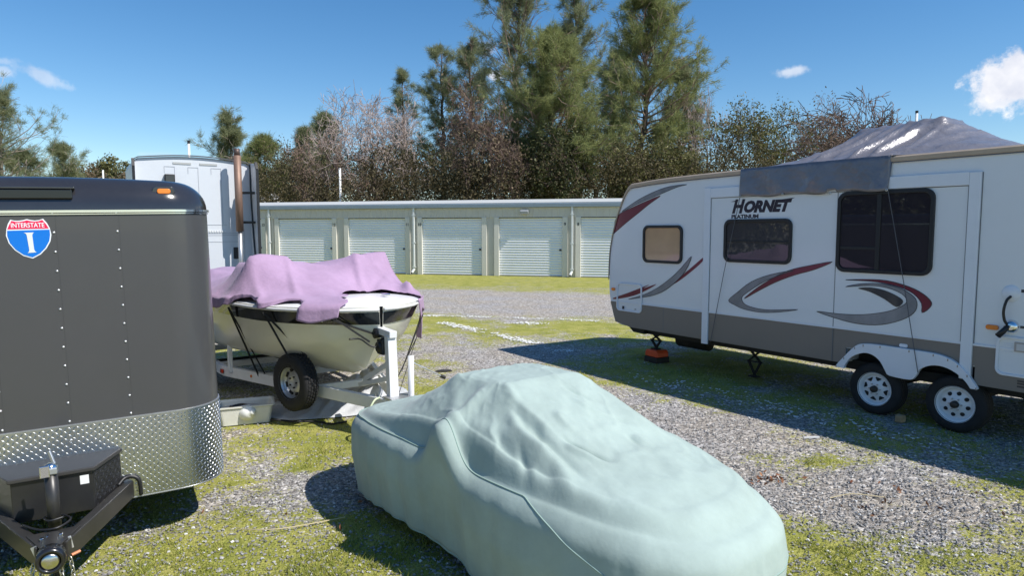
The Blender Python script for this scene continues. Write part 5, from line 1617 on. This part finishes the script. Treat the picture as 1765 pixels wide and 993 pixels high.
ff_ = np.linspace(0, 1, 24)[:, None]
hz_ = hz_ * (1 - ff_ ** 6) + .012
g = [[(float(R_[i, j, 0]), float(R_[i, j, 1]), float(hz_[i, j])) for j in range(R_.shape[1])] for i in range(24)]
gtar = MB().grid(g).build("ground_tarp", mat("grey_white_tarp", lin(186, 188, 192), .55, var=.16, vscale=3, bump=.3, bscale=20, dirt=.2), None, smooth=True, solid=.003, solid_off=1)
tag(gtar, "crumpled pale grey tarp lying on the ground under the boat", "tarp")
ds = MB()
ds.tube(catmull([(-2.72, 7.55, .02), (-2.6, 7.42, .06), (-2.5, 7.50, .02), (-2.35, 7.38, .05), (-2.2, 7.5, .02), (-2.0, 7.42, .015), (-1.85, 7.5, .02)], 6, False), .011, 6)
tag(ds.build("black_strap", M_STRAP, None, smooth=True), "loose black strap lying along the edge of the pale ground tarp", "strap")
hs_ = MB().tube(catmull([bw_(-.22, -.14, .44), bw_(-.25, -.22, .42), bw_(-.28, -.30, .30), bw_(-.32, -.32, .15), (-1.37, 6.72, .02), (-1.30, 6.62, .012), (-1.42, 6.56, .012), (-1.52, 6.62, .012)], 8, False), .011, 8).build("garden_hose", mat("pale_hose", lin(196, 206, 170), .5, var=.06), None, smooth=True)
tag(hs_, "pale green hose hanging from the boat trailer tongue to the ground", "hose")
lg = thing("wood_post", "short round weathered wood post lying beside the green cover", "post", (-1.46, 6.86, .055), (0, 0, R(-12)))
MB().tube([(0, 0, 0), (.45, 0, 0)], [.055, .055], 16).build("log", mat("weathered_wood", lin(74, 62, 54), .9, var=.3, vscale=6, stretch=(1, 8, 8)), lg, smooth=True)
MB().tube([(-.004, 0, 0), (-.001, 0, 0)], .053, 16).build("cut_end", mat("cut_wood", lin(120, 98, 84), .9, var=.3, vscale=20), lg)

# ---------------------------------------------------------------- covered sports car (local x toward the near end)
cc = thing("covered_car", "small car hidden under a fitted pale green cloth cover", "car cover", (.079, 4.63, 0), (0, 0, math.atan2(-.764, .645)))
HLx, HLy, EX = 1.70, .66, 3.2
cx_ = np.linspace(-1.9, 1.9, 128); cy_ = np.linspace(-.85, .85, 60)
CX, CY = np.meshgrid(cx_, cy_, indexing='ij')
inside = (np.abs(CX / HLx) ** EX + np.abs(CY / HLy) ** EX) < 1
def edge_z(x, y):
    z = np.interp(x, [-1.7, -1.2, -.5, .2, 1.0, 1.45, 1.7], [.64, .70, .72, .70, .69, .66, .62])
    return z + np.where(y < 0, .27 * np.exp(-((x - .02) / .15) ** 2), .10 * np.exp(-((x - .02) / .15) ** 2))
obst = np.where(inside, np.interp(CX, [-1.7, -1.3, -.8, -.5, .5, .95, 1.35, 1.6, 1.7], [.64, .77, .87, .90, .90, .86, .79, .70, .62]) - .09 * (np.abs(CY) / HLy) ** 2.5, -9)
def oc(x0, x1, y0, y1, z):
    obst[(CX >= x0) & (CX <= x1) & (CY >= y0) & (CY <= y1)] = z
dxn = np.clip((CX - .20) * .40, 0, 9) + np.clip((CX - .75) * .25, 0, 9); dxf = np.clip((-.28 - CX) * .50, 0, 9) + np.clip((-.62 - CX) * .3, 0, 9); dyl = np.clip(np.abs(CY) - .31, 0, 9) ** 1.5 * 2.6
cab = 1.18 - np.sqrt((dxn + dxf) ** 2 + dyl ** 2) - .02 * (CY / .4) ** 2 - .03 * np.clip(-CX, 0, 1)
obst = np.where(inside, np.maximum(obst, cab), obst)
CZm = membrane(obst, ~inside, edge_z(CX, CY), 1500)
FOLDS = [(.02, -.66, .05, -.33, .045, .05), (.33, -.52, .98, -.60, -.026, .030), (.34, -.42, 1.0, -.54, .026, .032), (.46, -.36, 1.05, -.48, -.012, .024), (.15, -.3, .70, -.40, .016, .03), (.10, -.55, .80, -.50, .022, .05), (.30, -.35, .75, -.45, -.022, .04),
         (.72, -.34, 1.03, -.20, -.034, .016), (.76, -.37, 1.02, -.24, .026, .022), (.84, .08, .99, .10, -.034, .016), (.86, .12, 1.0, .18, .03, .022), (.66, .10, .78, .26, -.018, .014), (.30, .05, .55, .18, -.014, .018), (.55, -.52, 1.05, -.64, -.02, .016), (1.15, -.2, 1.45, .05, .010, .03), (1.1, .2, 1.5, .35, .012, .03), (1.2, -.45, 1.55, -.3, .012, .025), (-.45, -.3, -.95, -.2, .014, .025), (.80, .16, .90, .24, -.02, .02), (.45, .0, .72, .16, .016, .03), (.5, -.2, .8, -.22, .014, .03), (.6, -.05, .85, .02, -.008, .03), (.55, .3, 1.0, .42, .012, .05), (.95, -.62, 1.5, -.58, .02, .05),
         (.02, -.66, -.4, -.25, .02, .05), (-.2, -.55, -.9, -.35, .012, .06), (.9, -.1, 1.5, .1, .008, .12)]
def car_z(x, y):
    z = bilerp(CZm, cx_, cy_, x, y)
    z = z + .012 * (fbm(x * 4 + 2, y * 4, 4) - .5) * 2 + .010 * (1 - np.abs(2 * fbm(x * 2.2 + 5, y * 3.2 + x, 4) - 1)) ** 6
    for (a0, v0, a1, v1, amp, wd) in FOLDS:
        d = np.array([a1 - a0, v1 - v0]); L = np.hypot(*d); d = d / L
        t = (x - a0) * d[0] + (y - v0) * d[1]; r = -(x - a0) * d[1] + (y - v0) * d[0] + .02 * np.sin(t * 9)
        z = z + amp * np.exp(-(r / wd) ** 2) * np.clip(t / .08, 0, 1) * np.clip((L - t) / .12, 0, 1) * (t > 0)
    return z
NT = 420
th = np.linspace(0, 2 * PI, NT, endpoint=False)
ct_, st_ = np.cos(th), np.sin(th)
rad = (np.abs(ct_ / HLx) ** EX + np.abs(st_ / HLy) ** EX) ** (-1 / EX)
ex_, ey_ = rad * ct_, rad * st_
per = np.r_[0, np.cumsum(np.hypot(np.diff(ex_), np.diff(ey_)))]
rings = []
for f in np.r_[np.linspace(.0, .9, 110), np.linspace(.915, 1.0, 8)]:
    x, y = ex_ * f, ey_ * f
    z = car_z(x, y)
    if f > .88:
        b_ = (f - .88) / .12; b_ = b_ * b_ * (3 - 2 * b_)
        z = (1 - b_) * car_z(ex_ * .88, ey_ * .88) + b_ * edge_z(ex_, ey_) + .012 * math.sin(PI * min(1, b_))
    rings.append(np.stack([x, y, z], -1))
top = rings[-1]
# outward normal in plan
nxp = np.sign(ex_) * np.abs(ex_ / HLx) ** (EX - 1) / HLx; nyp = np.sign(ey_) * np.abs(ey_ / HLy) ** (EX - 1) / HLy
nl = np.hypot(nxp, nyp); nxp /= nl; nyp /= nl
fold = np.sin(per * 17 + 4 * fbm(per * 1.3, per * 0 + 2, 3)) * .5 + np.sin(per * 31 + 5 * fbm(per * 2, per * 0 + 7, 3)) * .35 + (fbm(per * 5, per * 0 + 11, 3) - .5) * 1.4
mir = np.where(ey_ < 0, np.exp(-((ex_ - .02) / .20) ** 2), 0)
hemz = .075 + .05 * np.sin(per * 2.2 + 1) + .05 * np.clip(-ex_, 0, 1) - .07 * np.exp(-((ex_ - .9) / .5) ** 2) * (ey_ < 0)
hemz = np.clip(hemz, .012, .2)
for t in np.linspace(0, 1, 26)[1:]:
    bulge = .062 * math.sin(min(t * 4.5, 1) * PI / 2)
    tuck = -.05 * max(0, t - .5) / .5
    flare = .06 * t * np.exp(-((ex_ - .95) / .45) ** 2) * (ey_ < 0) + .05 * t * np.exp(-((ex_ - 1.75) / .3) ** 2)
    o_ = bulge + tuck + flare + .028 * t ** .9 * (1 - .5 * t) * fold + .045 * mir * math.exp(-(t / .3) ** 2) - .03 * mir * t
    o_ = o_ + np.where(ex_ > 1.3, .05 * t, 0) * .5
    z = top[:, 2] + (hemz - top[:, 2]) * (t ** 1.12)
    rings.append(np.stack([ex_ + nxp * o_, ey_ + nyp * o_, z], -1))
RG = np.array(rings)
n_r = len(RG)
idx = np.arange(n_r * NT).reshape(n_r, NT)
Fq = np.stack([idx[:-1], idx[1:], np.roll(idx, -1, 1)[1:], np.roll(idx, -1, 1)[:-1]], -1).reshape(-1, 4)
M_CLOTH = mat("green_car_cloth", lin(156, 172, 165), .88, var=.13, vscale=2.6, bump=.10, bscale=26, dirt=.10, dirtcol=(.42, .48, .45), sheen=.12)
cco = np_mesh("cloth", RG, Fq, M_CLOTH, cc, True)
md = cco.modifiers.new("thick", 'SOLIDIFY'); md.thickness = .004; md.offset = 1
M_STITCH = mat("seam_stitch", lin(138, 160, 152), .85)
pts_ = []
for k_ in range(NT):
    dr_ = float(np.clip((ex_[k_] - .75) / .8, 0, 1)) * 13
    i_ = 117 + int(dr_); f_ = dr_ - int(dr_)
    p_ = RG[i_, k_] * (1 - f_) + RG[min(i_ + 1, n_r - 1), k_] * f_
    pts_.append(tuple(p_ + np.array([nxp[k_] * .004, nyp[k_] * .004, .004]))) 
MB().tube(pts_ + [pts_[0]], .0045, 5, False).build("side_seam", M_STITCH, cc, smooth=True)
hem = [tuple(p) for p in RG[-1]]
MB().tube(hem + [hem[0]], .008, 6, False).build("hem", M_STITCH, cc, smooth=True)
gi = int(np.argmin((RG[-3][:, 0] - .98) ** 2 + (RG[-3][:, 1] + .9) ** 2))
gp = RG[-3][gi] + np.array([0, -.012, .02])
MB().lathe([(.006, 0), (.014, -.003), (.014, -.006), (.006, -.008)], tuple(gp), 'y', 14).build("grommet", mat("grommet_white", (.75, .75, .74), .3), cc)

# ---------------------------------------------------------------- litter on the lot
st_o = MB().bar((3.02, 6.92, .012), (3.19, 6.94, .014), .02, .012).build("white_stick", mat("stick_white", (.62, .62, .62), .6), None)
tag(st_o, "short pale stick lying at the edge of the camper shadow", "stick")
bx_ = MB().prism([(-.05, 0), (.05, 0), (.05, .07), (.0, .09), (-.05, .075)], -.035, .035, 'y').build("crumpled_carton", mat("carton_tan", lin(168, 140, 104), .8, var=.25, vscale=14), None, bevel=.008)
bx_.location = (4.38, 7.55, .0); bx_.rotation_euler = (0, 0, .5); tag(bx_, "small tan crumpled carton between the two camper wheels", "carton")
fl = MB().prism([(-.12, -.05), (.02, -.07), (.13, -.02), (.10, .05), (-.05, .06)], .002, .016, 'z').build("bark_scrap", mat("dark_scrap", (.03, .028, .026), .9), None)
fl.location = (-1.05, 10.35, 0); tag(fl, "flat dark scrap lying on the gravel beyond the boat bow", "scrap")
rg = np.random.default_rng(9)
lv = []
for (x, y, n, r) in ((2.25, 5.75, 26, .12), (3.25, 5.35, 16, .3), (2.9, 5.1, 10, .25), (-1.5, 5.0, 8, .5), (1.9, 5.6, 8, .2)):
    for k in range(n):
        lv.append((x + rg.normal() * r, y + rg.normal() * r * .5, .012 + rg.random() * .01))
V, F = leaves(np.array(lv), 1, .001, .022, rg)
tag(np_mesh("fallen_leaves", V, F, island_mat("dry_leaf", (.16, .06, .03), (.34, .17, .09), .8)), "dry reddish brown leaves scattered on the gravel", "leaves", kind="stuff")
for (pts, lab) in (([(-1.95, 4.75, .01), (-1.7, 4.70, .03), (-1.5, 4.80, .02), (-1.25, 4.95, .012)], "thin dry straw stalk lying on the grass near the black trailer"), ([(2.55, 5.32, .01), (2.75, 5.36, .03), (3.0, 5.33, .012)], "thin dry straw stalk on the gravel right of the green cover")):
    tag(MB().tube(catmull(pts, 5, False), .004, 5).build("dry_stalk", mat("straw", (.50, .42, .25), .8), None), lab, "stalk")
